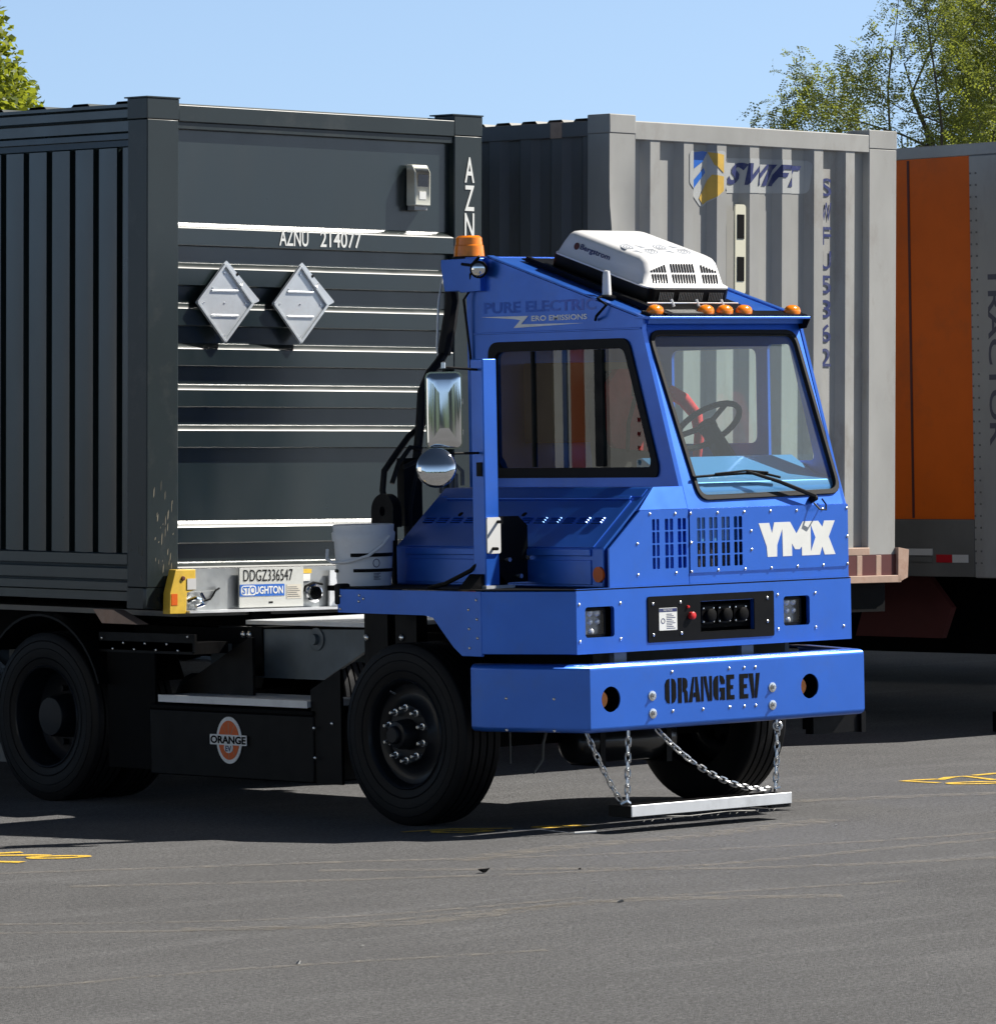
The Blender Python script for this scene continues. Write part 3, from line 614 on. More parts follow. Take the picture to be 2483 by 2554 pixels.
for cx_ in (1.255, 1.505):
    cv = .555
    for r in (.04, .056, .072, .088, .104):
        for a0 in (85, 265):
            pts_o = [(cx_ + (r + .0035) * cos(radians(a0 + 100 * k / 12)), cv + (r + .0035) * sin(radians(a0 + 100 * k / 12))) for k in range(13)]
            pts_i = [(cx_ + (r - .0035) * cos(radians(a0 + 100 * k / 12)), cv + (r - .0035) * sin(radians(a0 + 100 * k / 12))) for k in range(12, -1, -1)]
            fan.prism(pts_o + pts_i, ROOF, .2395, .2424)
    for a0 in (32, 212):
        fan.prism([(cx_ + .05 * cos(radians(a0)), cv + .05 * sin(radians(a0))), (cx_ + .1 * cos(radians(a0 - 8)), cv + .1 * sin(radians(a0 - 8))), (cx_ + .1 * cos(radians(a0 + 30)), cv + .1 * sin(radians(a0 + 30)))], ROOF, .2395, .2424)
P(fan, 'fan_grille', mat('grey_plastic', (.30, .33, .38), .5), ACS)
def ACL(u, v, d):   # left flank: u along (increasing forward = right in view), v height
    x = 1.112 + (v - .165) * .2; p = ROOF(x - .004 - d, u, v); return p
lg = MB().prism(circ(.895 - .0, .168, .020, 18), lambda u, v, d: ACL(u, v, d), 0, .001)
LGT = P(lg, 'maker_badge', MAROON, ACS)
P(text('Bergstrom', lambda u, v, d: ACL(.865 - u, v, d), 0, .245, .150, .190, .001, bold=.02), 'maker_lettering', NAVY, ACS)
P(MB().prism([(1.04, -.02), (1.76, -.02), (1.80, .25), (1.80, 1.22), (1.02, 1.22), (1.02, .25)], ROOF, .0065, .014), 'mounting_plate', BLACK)
P(MB().prism([(.985, -.03), (1.03, -.03), (1.06, 1.2), (1.03, 1.2)], ROOF, .0, .03), 'mounting_rail', BLACK)
# lamp bar
LB = P(MB().prism([(.88, -.015), (2.075, -.015), (2.075, .07), (.88, .07)], ROOF, .006, .022), 'marker_lamp_bar', BLACK)
for x in (.950, 1.334, 1.479, 1.627, 2.005):
    l_ = MB(); n = 20
    prof_ = [(0, 1), (.35, .97), (.7, .8), (.92, .45), (1, 0)]
    vs = []
    for t, r in prof_:
        for k in range(n): vs.append(ROOF(x + .056 * r * cos(2 * pi * k / n), .035 + .036 * r * sin(2 * pi * k / n), .022 + .042 * t))
    fs = []
    for i in range(len(prof_) - 1):
        for k in range(n): fs.append((i * n + k, i * n + (k + 1) % n, (i + 1) * n + (k + 1) % n, (i + 1) * n + k))
    P(l_.add(vs, fs), 'marker_lamp', AMBER, LB)
P(MB().tube([ROOF(.93, .085, .06), ROOF(1.62, .085, .06)], .004, 5).tube([ROOF(1.12, .07, .045), ROOF(1.12, .1, .075)], .008, 6).tube([ROOF(1.31, .07, .045), ROOF(1.31, .1, .075)], .008, 6).tube([ROOF(1.5, .07, .045), ROOF(1.5, .1, .075)], .008, 6), 'lamp_cable', ALUF, LB)
P(MB().prism([(1.06, .005), (1.29, .005), (1.29, .075), (1.06, .075)], ROOF, .022, .026), 'walk_tape', GREYD, LB)
# antenna on the roof edge
an = Vector(ROOF(.93, .40, .0)); AN = P(MB().lathe([(0, .05), (.012, .05), (.02, .03), (.02, 0)], an, (0, 0, 1), 20), 'antenna', BLACK)
P(MB().lathe([(0, .026), (.10, .022), (.13, .018), (.135, 0)], an + Vector((0, 0, .02)), (0, 0, 1), 16), 'antenna_stub', WPLAST, AN)
P(MB().tube([an + Vector((-.03, 0, .01)), an + Vector((-.09, -.02, .0)), (.82, .60, 2.80), (.80, .66, 2.74), (.83, .70, 2.72)], .008, 6), 'antenna_cable', BLACK, AN)
# beacon bracket box behind the cab
BB = P(MB().prism([(1.60, 3.09), (1.93, 3.09), (1.93, 3.05), (1.90, 2.91), (1.78, 2.91), (1.77, 2.90), (1.60, 2.905)], YZ(.80), 0, .22), 'beacon_bracket', BLUE, bevel=.004)
BE = P(MB().lathe([(0, .095), (.012, .095), (.018, .085), (.018, 0)], (.95, 1.856, 3.092), (0, 0, 1), 24), 'beacon', BLACK)
P(MB().lathe([(0, .088), (.06, .082), (.064, .078), (.105, .074), (.116, .06), (.118, 0)], (.95, 1.856, 3.108), (0, 0, 1), 28), 'beacon_lens', AMBER, BE)
P(MB().tube([(.82, 1.62, 3.07), (.80, 1.68, 3.0), (.82, 1.70, 2.92), (.80, 1.74, 2.86), (.825, 1.72, 2.55), (.825, 1.70, 2.2)], .008, 6).tube([(.80, 1.60, 3.10), (.79, 1.66, 3.05), (.80, 1.75, 3.06)], .009, 6), 'cable', BLACK)
wl_ = P(MB().lathe([(0, 0), (0, .045), (.05, .05), (.055, .0)], (.80, 1.60, 3.03), (-.6, -.5, -.1), 16), 'work_lamp', BLACK)
P(MB().lathe([(0, .038), (.005, .03), (.008, 0)], (.80 - .045, 1.60 - .037, 3.022), (-.6, -.5, -.1), 16), 'lamp_lens', CHROME, wl_)
# side lettering
tx = MB(); fr_ = lambda u, v, d: (.8385 - d, -u, v)
text('PURE ELECTRIC', fr_, -1.615, -.70, 2.777, 2.84, 0, bold=.03, mb=tx); GHOST = mat('ghost_lettering', (.013, .10, .50), .42, .6, .5, var=.12, vscale=20)
P(tx, 'faded_lettering', GHOST)
P(text('ERO EMISSIONS', fr_, -1.225, -.776, 2.727, 2.757, 0, bold=.02), 'silver_lettering', ALUF)
P(MB().prism([(1.64, 2.760), (1.25, 2.757), (1.31, 2.712), (.80, 2.707), (1.37, 2.693), (1.315, 2.735), (1.36, 2.742)], YZ(.837), 0, .002), 'lightning_stripe', ALUF)
# blue guard post with mirror
PO = P(MB().box(-.053, .047, .645, .745, 1.30, 2.512), 'mirror_post', BLUE, bevel=.006)
P(MB().prism([(-.15, 1.285), (-.068, 1.362), (.055, 1.362), (.135, 1.285)], XZ(.66), 0, .10), 'post_foot', BLACK, PO)
P(MB().box(-.07, .135, .625, .66, 1.284, 1.30), 'foot_plate', ALUF, PO)
wpz = P(MB().prism(rrect(-.05, .046, 1.471, 1.665, .012, 3), XZ(.632), 0, .01), 'white_plate', WHITE, PO)
P(MB().prism([(.048, 1.668), (.20, 1.668), (.265, 1.615), (.268, 1.312), (.13, 1.312), (.048, 1.30)], XZ(.66), 0, .012), 'guard_plate', BLACK, PO)
for x, z in ((.025, 1.640), (-.012, 1.497)): P(MB().cyl((x, .632, z), (x, .595, z), .009, 10), 'pin', BLACK, PO)
for x, z in ((.108, 1.435), (.262, 1.442), (.19, 1.345)): P(MB().cyl((x, .66, z), (x, .63, z), .012, 10), 'bolt', ZINC, PO)
P(MB().box(-.06, -.052, .66, .70, 1.885, 1.96), 'hinge_plate', BLACK, PO)
cd = Vector((-.67, -.742, 0)).normalized(); rt = Vector((.742, -.67, 0))
def FAC(c):
    c = Vector(c)
    return lambda u, v, d: tuple(c + rt * u + Vector((0, 0, v)) - cd * d)
MC = (-.27, .715, 2.24)
mm = MB(); fc_ = FAC(MC); mr_ = [[fc_(u, v, d) for u, v in rrect(-w, w, -h, h, r, 6)] for w, h, r, d in ((.09, .198, .025, .05), (.096, .204, .03, .03), (.097, .205, .03, .008), (.092, .20, .028, -.002), (.080, .188, .024, -.008), (.055, .16, .02, -.013), (.025, .10, .01, -.0155))]
n_ = len(mr_[0]); mm.add([q for r in mr_ for q in r], [tuple(range(n_)), tuple((len(mr_) - 1) * n_ + k for k in range(n_ - 1, -1, -1))] + [(i * n_ + k, i * n_ + (k + 1) % n_, (i + 1) * n_ + (k + 1) % n_, (i + 1) * n_ + k) for i in range(len(mr_) - 1) for k in range(n_)])
MR = P(mm, 'side_mirror', CHROME, sharp=60)
P(MB().prism([rrect(-.098, .098, -.206, .206, .03, 5), rrect(-.088, .088, -.196, .196, .024, 5)], FAC(MC), -.003, .004), 'mirror_rim', CHROME, MR)
rc = Vector((-.345, .70, 1.938))
P(MB().lathe([(.03, .0), (.026, .06), (.012, .095), (0, .105), (-.02, .107), (-.03, .1), (-.03, 0)], rc, cd + Vector((0, 0, .12)), 36), 'convex_mirror', CHROME, MR)
P(MB().tube([(-.27, .715, 2.445), (-.27, .715, 2.47), (-.053, .69, 2.455)], .007, 6).tube([(-.27, .715, 2.035), (-.27, .715, 2.01), (-.053, .69, 2.01)], .007, 6).tube([(-.345, .72, 2.02), (-.345, .715, 1.95)], .01, 6), 'mirror_arm', BLACK, MR)
P(MB().lathe([(0, .012), (.03, .012), (.035, 0)], (-.27, .715, 2.465), (0, 0, 1), 10).lathe([(0, .016), (.02, .016)], (-.175, .70, 2.28), rt, 10).lathe([(0, .016), (.02, .016)], (-.175, .70, 2.12), rt, 10), 'mirror_knobs', ZINC, MR)
P(MB().tube([(-.04, .72, 1.42), (-.06, .76, 1.38), (-.12, .9, 1.31), (-.15, 1.0, 1.287)], .012, 6), 'cable', BLACK)

# ---- chassis
P(MB().prism([(1.90, .95), (1.90, 1.03), (3.35, 1.01), (3.35, .76), (2.87, .74), (2.35, .74)], YZ(.24), 0, .03), 'frame_rail', GALVP)
P(MB().box(1.75, 1.78, .2, 5.0, .74, 1.02), 'frame_rail', GALVP)
P(MB().box(.27, .30, .2, 1.9, .80, 1.02), 'frame_rail', BLACKM)
P(MB().box(.2, 1.85, 1.90, 2.98, 1.045, 1.068), 'deck_plate', ALU)
P(MB().box(.22, 1.83, 3.0, 5.2, .93, 1.02), 'fifth_wheel', BLACKM)
P(MB().box(.225, .24, 2.87, 3.14, .75, 1.03).box(.225, .24, 3.14, 3.26, .98, 1.03), 'side_bracket', BLACK)
for y, z in ((3.03, .985), (2.975, .985), (3.02, .80), (2.965, .80)): bolt(.222, y, z, T, r=.022, axis='x')
bg = P(MB().lathe([(0, .065), (-.008, .065), (-.01, .05), (-.01, .032), (-.035, .030), (-.035, 0)], (.238, 2.40, .968), (1, 0, 0), 8 * 3), 'pivot_bolt', GALVP)
# uprights above the front axle
P(MB().box(.02, .10, 1.54, 1.735, .70, 1.24).box(.02, .10, 1.30, 1.475, .70, 1.24), 'fender_mount', BLACK)
for y, z in ((1.715, 1.0), (1.42, 1.005)): bolt(.02, y, z, T, r=.02, axis='x')
P(MB().prism([(1.955, .20), (1.955, .716), (1.70, .835), (1.70, .20)], YZ(-.19), 0, .02), 'step_side', BLACK)
P(MB().prism([(1.72, .20), (1.72, .825), (1.36, .99), (.9, .99), (.9, .5), (1.3, .2)], YZ(.12), 0, .02), 'inner_fender', BLACKM)
P(MB().prism([(3.37, .58), (3.37, .69), (2.75, .979), (2.72, .979), (2.72, .58)], YZ(.03), 0, .02), 'step_side', BLACK)
STP = P(MB().box(-.205, .22, 1.955, 3.272, .618, .652), 'step', ALU)
P(MB().box(-.215, -.205, 1.955, 3.272, .615, .655), 'step_edge', ALUF, STP)
BX = P(MB().box(-.20, .3, 1.925, 3.37, .20, .572), 'battery_box', BLACK, bevel=.008)
P(MB().box(-.206, .3, 1.925, 3.37, .572, .60), 'box_lid', BLACKM, BX, bevel=.006)
EM = MB().prism(circ(2.652, .415, .112, 36, .132), YZ(-.206), 0, .004); E1 = P(EM, 'badge', ALUF, BX)
P(MB().prism(circ(2.652, .415, .09, 36, .11), YZ(-.209), 0, .004), 'badge_orange', ORLAB, BX)
sg = MB()
for k in range(10):
    a = pi / 10 + k * pi / 5; c_, s_ = cos(a), sin(a)
    sg.prism([(2.652 + .02 * c_ - .0015 * s_, .415 + .02 * s_), (2.652 + .085 * c_ - .0015 * s_, .415 + .104 * s_), (2.652 + .085 * c_ + .0025 * s_, .415 + .104 * s_ + .002), (2.652 + .02 * c_ + .0025 * s_, .415 + .02 * s_ + .002)], YZ(-.2095), 0, .002)
P(sg, 'badge_segments', RUSTY, BX)
P(MB().prism(rrect(2.49, 2.815, .388, .446, .004, 2), YZ(-.212), 0, .004), 'badge_banner', ALUF, BX)
fb = lambda u, v, d: (-.2135 - d, -u, v)
P(text('ORANGE', fb, -2.808, -2.497, .395, .439, 0, bold=.035), 'badge_lettering', BLACKM, BX)
P(MB().prism(circ(2.652, .375, .04, 20, .032), YZ(-.2115), 0, .003), 'badge_boss', ALUF, BX)
P(text('EV', fb, -2.678, -2.626, .352, .385, -.001, bold=.03), 'badge_lettering', NAVY, BX)
for y, z in ((1.774, .535), (1.905, .507), (1.90, .343)): bolt(-.192 if y < 1.9 else -.21, y, z, T, r=.011, axis='x')
P(MB().box(-.16, .1, 3.02, 3.88, .885, .95).box(-.16, -.145, 3.0, 3.88, .90, 1.0), 'rear_fender_bracket', BLACK)
for y, z in ((3.06, .985), (3.25, .94), (3.45, .94), (3.65, .94), (3.85, .965), (3.15, .905), (3.35, .905), (3.55, .905), (3.75, .905)): bolt(-.162, y, z, T, r=.009, axis='x')
P(MB().box(-.15, -.135, 3.38, 3.82, .22, .90), 'mud_flap', BLACKM)
fd = MB(); n = 14; vs = []
for k in range(n + 1):
    a = radians(20 + 120 * k / n)
    for x, r in ((-.23, .585), (-.23, .60), (.40, .60), (.40, .585)): vs.append((x, 4.36 - r * cos(a), .50 + r * sin(a)))
fs = []
for k in range(n):
    for j in range(4): fs.append((k * 4 + j, k * 4 + (j + 1) % 4, k * 4 + 4 + (j + 1) % 4, k * 4 + 4 + j))
P(fd.add(vs, fs), 'mudguard', BLACK, sharp=50)
# air tank
tk = P(MB().lathe([(0, 0), (.0, .06), (.02, .10), (.05, .118), (.72, .118), (.75, .10), (.77, .06), (.77, 0)], (.80, .95, .40), (1, 0, 0), 32), 'air_tank', BLACK, sharp=50)
tk.data.materials[0] = mat('tank_paint', (.02, .02, .021), .28, .2, .3)
for x in (.935, 1.44): P(MB().box(x, x + .04, .83, 1.07, .27, .56), 'tank_strap', BLACK, tk)
P(MB().box(.05, 2.0, .3, .45, .55, .80), 'cross_member', BLACKM)
P(MB().box(.15, 1.9, 1.05, 1.30, .40, .55), 'front_axle', BLACKM)
P(MB().box(.1, 1.95, 4.28, 4.45, .40, .58).lathe([(-.15, .1), (-.1, .2), (.1, .2), (.15, .1)], (1.03, 4.36, .5), (1, 0, 0), 20), 'rear_axle', BLACKM)
P(MB().tube([(.55, .8, .60), (.5, .82, .42), (.52, .85, .33), (.46, .86, .26)], .008, 6).tube([(.2, .9, .6), (.2, .9, .3)], .006, 5).tube([(.33, .9, .6), (.33, .9, .32)], .006, 5), 'brake_line', GREYD)

def tyre_mesh(x0, x1, r, outward):
    """outward=-1: outer face at x0. grooves in the tread"""
    w = x1 - x0; s_ = []; R1 = r
    prof_ = [(.30, .30), (.05, .302), (.02, .33), (.0, .385), (.0, .44), (.03, .475), (.07, .495), (.10, .5)]
    g_ = []
    for k in range(4):
        c_ = .23 + k * .18; g_ += [(c_ - .025, .5), (c_ - .018, .485), (c_ + .018, .485), (c_ + .025, .5)]
    prof_ = prof_ + g_ + [(.90, .5), (.93, .495), (.97, .475), (1.0, .44), (1.0, .385), (.98, .33), (.95, .302), (.70, .30)]
    k_ = r / .5
    return MB().lathe([(t * w, q * k_) for t, q in prof_], (x0, 0, 0), (1, 0, 0), 64, close=True)
def ribs_tyre(x): 
    m_ = MB()
    for rr in (.445, .40, .345): m_.lathe([(0, rr - .004), (-.003, rr), (0, rr + .004)], (x, 0, 0), (1, 0, 0), 64, caps=False)
    return m_
R0 = .495
def front_wheel(xo, y, side):
    e = MB(); w = .285
    def M_(mb):   # mirror and move
        mb.v = [((xo + (p[0]) * side), y + p[1], R0 + p[2]) for p in mb.v]; return mb
    ty = tyre_mesh(0, w, R0, -1); t = P(M_(ty), 'tyre', TYRE, sharp=28)
    P(M_(ribs_tyre(.001)), 'sidewall_ribs', TYRE, t)
    rim = MB().lathe([(.012, .302), (.005, .296), (.010, .288), (.03, .280), (.07, .272), (.085, .235), (.075, .19), (.055, .165), (.04, .155), (.04, .10), (.04, 0)], (0, 0, 0), (1, 0, 0), 56, caps=False)
    r_ = P(M_(rim), 'rim', RIM, sharp=40)
    P(M_(MB().lathe([(.04, .085), (-.035, .078), (-.05, .070), (-.055, .05), (-.075, .048), (-.082, .04), (-.082, 0)], (0, 0, 0), (1, 0, 0), 32)), 'hub', RIM, r_)
    for k in range(10):
        a = 2 * pi * (k + .5) / 10
        P(M_(MB().lathe([(.04, .021), (.02, .020), (.018, .013), (-.012, .012), (-.018, .008), (-.018, 0)], (0, .143 * cos(a), .143 * sin(a)), (1, 0, 0), 10)), 'wheel_nut', ZINC if True else RIM, r_)
    P(M_(MB().tube([(.05, .115, .215), (.02, .12, .23)], .006, 6)), 'valve', ZINC, r_)
    return t
front_wheel(-.2, 1.34, 1) if False else None
FWY = 1.18
front_wheel(-.195, FWY, 1)
front_wheel(2.262, FWY, -1)
def rear_wheel(xo, y, side):
    def M_(mb): mb.v = [((xo + (p[0]) * side), y + p[1], R0 + p[2]) for p in mb.v]; return mb
    t = P(M_(tyre_mesh(0, .275, R0, -1)), 'tyre', TYRE, sharp=28); P(M_(ribs_tyre(.001)), 'sidewall_ribs', TYRE, t)
    P(M_(tyre_mesh(.32, .595, R0, -1)), 'tyre', TYRE, sharp=28)
    r_ = P(M_(MB().lathe([(.012, .302), (.005, .296), (.010, .288), (.04, .280), (.17, .27), (.20, .24), (.205, .20), (.20, .0)], (0, 0, 0), (1, 0, 0), 56, caps=False)), 'rim', RIM, sharp=40)
    P(M_(MB().lathe([(.20, .13), (.06, .12), (.04, .11), (.035, .0)], (0, 0, 0), (1, 0, 0), 28)), 'hub', RIM, r_)
    for k in range(10):
        a = 2 * pi * k / 10; P(M_(MB().lathe([(.20, .018), (.165, .017), (.165, 0)], (0, .165 * cos(a), .165 * sin(a)), (1, 0, 0), 8)), 'wheel_nut', RIM, r_)
rear_wheel(-.2, 4.36, 1); rear_wheel(2.267, 4.36, -1)
# rear gear: hoses behind the cab
P(MB().tube([(.90, 1.97, 2.98), (.93, 1.98, 2.86), (.91, 1.99, 2.72), (.875, 2.0, 2.56)], [.035, .04, .042, .038], 8), 'hose_sleeve', RUB)
P(MB().tube([(.895, 2.02, 3.0), (.86, 2.02, 2.86), (.84, 2.02, 2.6), (.85, 2.02, 2.55)], .007, 6), 'hose_spring', ALUF)
P(MB().tube([(.875, 2.0, 2.56), (.80, 1.96, 2.515), (.72, 1.95, 2.45), (.66, 1.95, 2.35), (.64, 1.95, 2.14), (.61, 1.95, 1.95), (.57, 1.95, 1.82), (.54, 1.95, 1.70), (.55, 1.95, 1.3)], .026, 8), 'air_hose', RUB)
P(MB().tube([(.80, 1.97, 2.50), (.73, 1.97, 2.40), (.70, 1.96, 2.2), (.70, 2.0, 2.16), (.60, 2.0, 2.10), (.50, 2.0, 2.0), (.415, 2.0, 1.91), (.40, 2.0, 1.80), (.42, 2.0, 1.72)], .018, 8), 'air_hose', RUB)
P(MB().tube([(.63, 1.93, 2.03), (.55, 1.93, 2.04), (.46, 1.93, 1.95), (.41, 1.93, 1.84)], .014, 8).tube([(.64, 1.9, 1.98), (.56, 1.9, 1.96), (.47, 1.9, 1.93)], .014, 8), 'air_hose', RUB)
P(MB().box(.50, .60, 1.93, 1.99, 1.60, 1.98), 'support_bar', BLACK)
P(MB().box(.60, .66, 1.96, 2.02, 1.25, 1.92), 'support_bar', BLACK)
P(MB().prism([circ(1.867, 1.69, .095, 24)[0:13] + [(1.772, 1.60), (1.962, 1.60)], circ(1.867, 1.689, .022, 16, .028)], YZ(.28), 0, .06), 'hose_holder', BLACK)
P(MB().box(.27, .30, 1.765, 1.785, 1.285, 1.70), 'bucket_rack', BLACK)
P(MB().tube([(.82, 1.80, 1.82), (.82, 1.80, 1.90), (.80, 1.82, 1.93), (.78, 1.85, 1.90), (.78, 1.85, 1.80)], .012, 8).tube([(.80, 1.83, 1.80), (.80, 1.83, 1.88), (.78, 1.86, 1.90), (.75, 1.9, 1.86), (.75, 1.9, 1.78)], .012, 8), 'coolant_hose', GREYD)

# ================================================================= items on the truck
# bucket strapped to the deck
BXc = Vector((.06, 1.775, 1.286))
BK = empty('bucket', BXc, label='white lidded plastic bucket strapped on the deck behind the blue hood', cat='bucket')
MB().lathe([(0, .150), (.245, .163), (.25, .163)], (0, 0, 0), (0, 0, 1), 40).obj('body', BUCK, BK, sharp=50)
MB().lathe([(.245, .172), (.29, .176), (.30, .168), (.335, .170), (.338, .160), (.332, .150), (.332, 0)], (0, 0, 0), (0, 0, 1), 40).obj('lid', BUCK, BK, sharp=50)
vd = Vector((-.67, -.742, 0)); rv = Vector((.742, -.67, 0))
def arcp(a, r, z): return Vector((0, 0, z)) + vd * (r * cos(a)) + rv * (r * sin(a))
MB().tube([arcp(radians(55), .176, .27), arcp(radians(35), .182, .22), arcp(radians(8), .188, .165), arcp(radians(-25), .192, .135), arcp(radians(-60), .195, .13), arcp(radians(-82), .205, .15), arcp(radians(-90), .20, .20)], .009, 8).obj('handle', BUCK, BK)
MB().tube([arcp(radians(a), .162, .17 + .0) for a in range(-25, 91, 10)], .010, 6, flat=.4).obj('strap', BLACK, BK)
MB().tube([arcp(radians(a), .159, .085) for a in range(-20, 91, 10)], .009, 6, flat=.4).tube([arcp(radians(a), .159, .083) for a in range(-95, -60, 8)], .009, 6, flat=.4).obj('strap', BLACK, BK)
def BF(u, v, d): r = .1575 + d; a = u / .158; return tuple(arcp(a, r, v))
bl = MB().prism([circ(.075, .125, .021, 20, .024), circ(.075, .125, .017, 20, .020)], BF, 0, .001); text('1 2 gal', BF, .055, .105, .182, .190, .003, mb=bl) if False else None
for k in range(5): bl.prism([(.058, .035 + k * .008), (.10 - (k % 2) * .01, .035 + k * .008), (.10 - (k % 2) * .01, .038 + k * .008), (.058, .038 + k * .008)], BF, -.001, .001)
bl.obj('printed_marks', NAVY, BK)
# red jacket on the seat
J = MB(); c_ = Vector((1.62, 1.16, 2.30))
J.prism(rpoly([(1.36, 2.02), (1.80, 1.98), (1.90, 2.12), (1.84, 2.36), (1.72, 2.46), (1.48, 2.46), (1.38, 2.36)], .05), lambda u, v, d: (u, 1.10 + d + (v - 1.75) * .16, v), 0, .05)
J.tube([(1.80, 1.14, 2.33), (1.85, 1.07, 2.28), (1.88, 1.0, 2.19), (1.87, .97, 2.08), (1.86, .98, 1.95)], [.04, .04, .036, .03, .025], 12)
tag(J.obj('jacket', CLOTH, bevel=.015), 'red jacket hung over the driver seat inside the blue cab', 'jacket')
# magnet bar and chains
MG = empty('magnet_bar', (.77, -.15, .12), label='shiny magnet sweeper bar hanging on chains under the blue bumper', cat='magnet bar')
G0 = Vector((.77, -.15, .12))
def G(mb, n_, mt, **k):
    mb.v = [tuple(Vector(p) - G0) for p in mb.v]; return mb.obj(n_, mt, MG, **k)
G(MB().box(.18, 1.372, -.208, -.200, .086, .146), 'face_plate', ALUF, bevel=.002)
G(MB().box(.178, 1.374, -.200, -.03, .082, .142), 'magnet_body', BLACK, bevel=.003)
G(MB().box(1.23, 1.38, -.19, -.03, .066, .082), 'magnet_pad', RUB)
def link_chain(pts, step=.042):
    pts = [Vector(p) for p in pts]; L_ = [0]
    for i in range(1, len(pts)): L_.append(L_[-1] + (pts[i] - pts[i - 1]).length)
    def at(s_):
        for i in range(1, len(pts)):
            if s_ <= L_[i] + 1e-9: return pts[i - 1].lerp(pts[i], (s_ - L_[i - 1]) / (L_[i] - L_[i - 1]))
        return pts[-1]
    mb = MB(); n = int(L_[-1] / step); k = 0
    for k in range(n):
        a = at(k * step); b = at(min((k + 1) * step, L_[-1])); t = (b - a).normalized(); c = (a + b) / 2
        u = Vector((.742, -.67, 0)) if abs(t.z) > .5 else Vector((0, 0, 1)); u = (u - t * u.dot(t)).normalized(); w = t.cross(u)
        ang = radians(20 if k % 2 else 110); s_ = u * cos(ang) + w * sin(ang); l = step * .68; r = .0135
        path = [c + t * (l * .55) * sg_ + 0 * s_ for sg_ in ()]
        for j in range(12):
            a_ = 2 * pi * j / 12; path.append(c + t * ((l - r) * (1 if cos(a_) > 0 else -1) * (1 if abs(cos(a_)) > .01 else 0) + r * cos(a_)) + s_ * (r * sin(a_)))
        mb.tube(path, .0052, 5, closed=True)
    return mb
def sag(a, b, d, n=12): 
    a = Vector(a); b = Vector(b); return [a.lerp(b, k / n) + Vector((0, 0, -4 * d * (k / n) * (1 - k / n))) for k in range(n + 1)]
G(link_chain([(1.388, -.09, .535), (1.385, -.09, .40), (1.357, -.10, .152)]), 'chain', CHAIN)
G(link_chain([(.276, -.09, .535), (.27, -.09, .4), (.25, -.10, .149)]), 'chain', CHAIN)
G(link_chain(sag((-.0, -.06, .535), (.215, -.10, .150), .02)), 'chain', CHAIN)
G(link_chain(sag((.49, -.08, .53), (1.335, -.10, .158), .09, 18)), 'chain', CHAIN)
ey = MB()
for p in ((1.388, -.09, .50),): ey.tube([Vector(p) + Vector((.742, -.67, 0)) * .022 * cos(2 * pi * k / 16) + Vector((0, 0, .022 * sin(2 * pi * k / 16))) for k in range(16)], .008, 6, closed=True)
ey.tube([(1.352, -.1, .15), (1.34, -.11, .165), (1.37, -.12, .17)], .009, 6).tube([(.20, -.10, .15), (.225, -.12, .165), (.255, -.11, .15)], .011, 6)
G(ey, 'shackles', CHAIN)
WR = MB()
for x in [.28 + .07 * k for k in range(15)]: WR.tube([(x, -.19, .083), (x + .01, -.195, .07), (x + random.uniform(-.03, .03), -.2, .055)], .0016, 4)
WR.tube([(.4, -.2, .078), (.6, -.205, .066), (.9, -.2, .072), (1.1, -.2, .064)], .002, 4)
G(WR, 'wire_scraps', GREYD)
tag(MB().tube([(-.06, -.02, .01), (.05, -.07, .012)], .006, 5).tube([(-.06, -.02, .01), (-.1, .2, .02), (-.15, .4, .01)], .0016, 4).obj('loose_wire', ALUF), 'loose pale wire scrap lying on the asphalt left of the magnet bar', 'wire')

# ================================================================= CONTAINERS
RKM = Matrix(((0.99967145, -0.01937539, 0.01678047), (0.01957247, 0.99974043, -0.01166113), (-0.01655018, 0.01198574, 0.9997912)))
def frame(p):
    m = RKM.to_4x4(); m.translation = Vector(p); return m
CM = frame((-0.35005097, 3.19284833, 1.14806659)); SM = frame((3.22618757, 3.17612457, 1.1454705))
CW, CL = 2.59, 16.15

def bogie(root, mt, y0, w=2.5, zdrop=1.12, x0=.05):
    """tandem axle with dual wheels; in a frame whose z=0 lies zdrop above the ground"""
    for y in (y0, y0 + 1.25):
        for sx in (0, 1):
            t = tyre_mesh(0, .27, .5, -1); t2 = tyre_mesh(.31, .58, .5, -1); t.add(t2.v, t2.f)
            t.v = [((x0 + p[0]) if sx == 0 else (x0 + w - p[0]), y + p[1], .5 - zdrop + p[2]) for p in t.v]; w_ = t.obj('wheel', TYRE, root, sharp=28)
            r_ = MB().lathe([(.01, .3), (.02, .285), (.15, .26), (.17, 0)], (0, 0, 0), (1, 0, 0), 32, caps=False); r_.v = [((x0 + p[0]) if sx == 0 else (x0 + w - p[0]), y + p[1], .5 - zdrop + p[2]) for p in r_.v]; r_.obj('rim', mt, w_)
        MB().box(x0 + .2, x0 + w - .2, y - .07, y + .07, .43 - zdrop, .57 - zdrop).obj('axle', BLACKM, root)
def legs(root, y, zdrop=1.12):
    MB().box(.55, .67, y, y + .12, .12 - zdrop, -.15).box(.48, .74, y - .07, y + .19, .0 - zdrop + .004, .12 - zdrop).obj('landing_leg', GREYD, root)
    MB().box(1.92, 2.04, y, y + .12, .12 - zdrop, -.15).box(1.85, 2.11, y - .07, y + .19, .0 - zdrop + .004, .12 - zdrop).obj('landing_leg', GREYD, root)

C = empty('shipping_container', mat=CM, label='dark charcoal shipping container behind the blue cab, marked in white letters', cat='container')
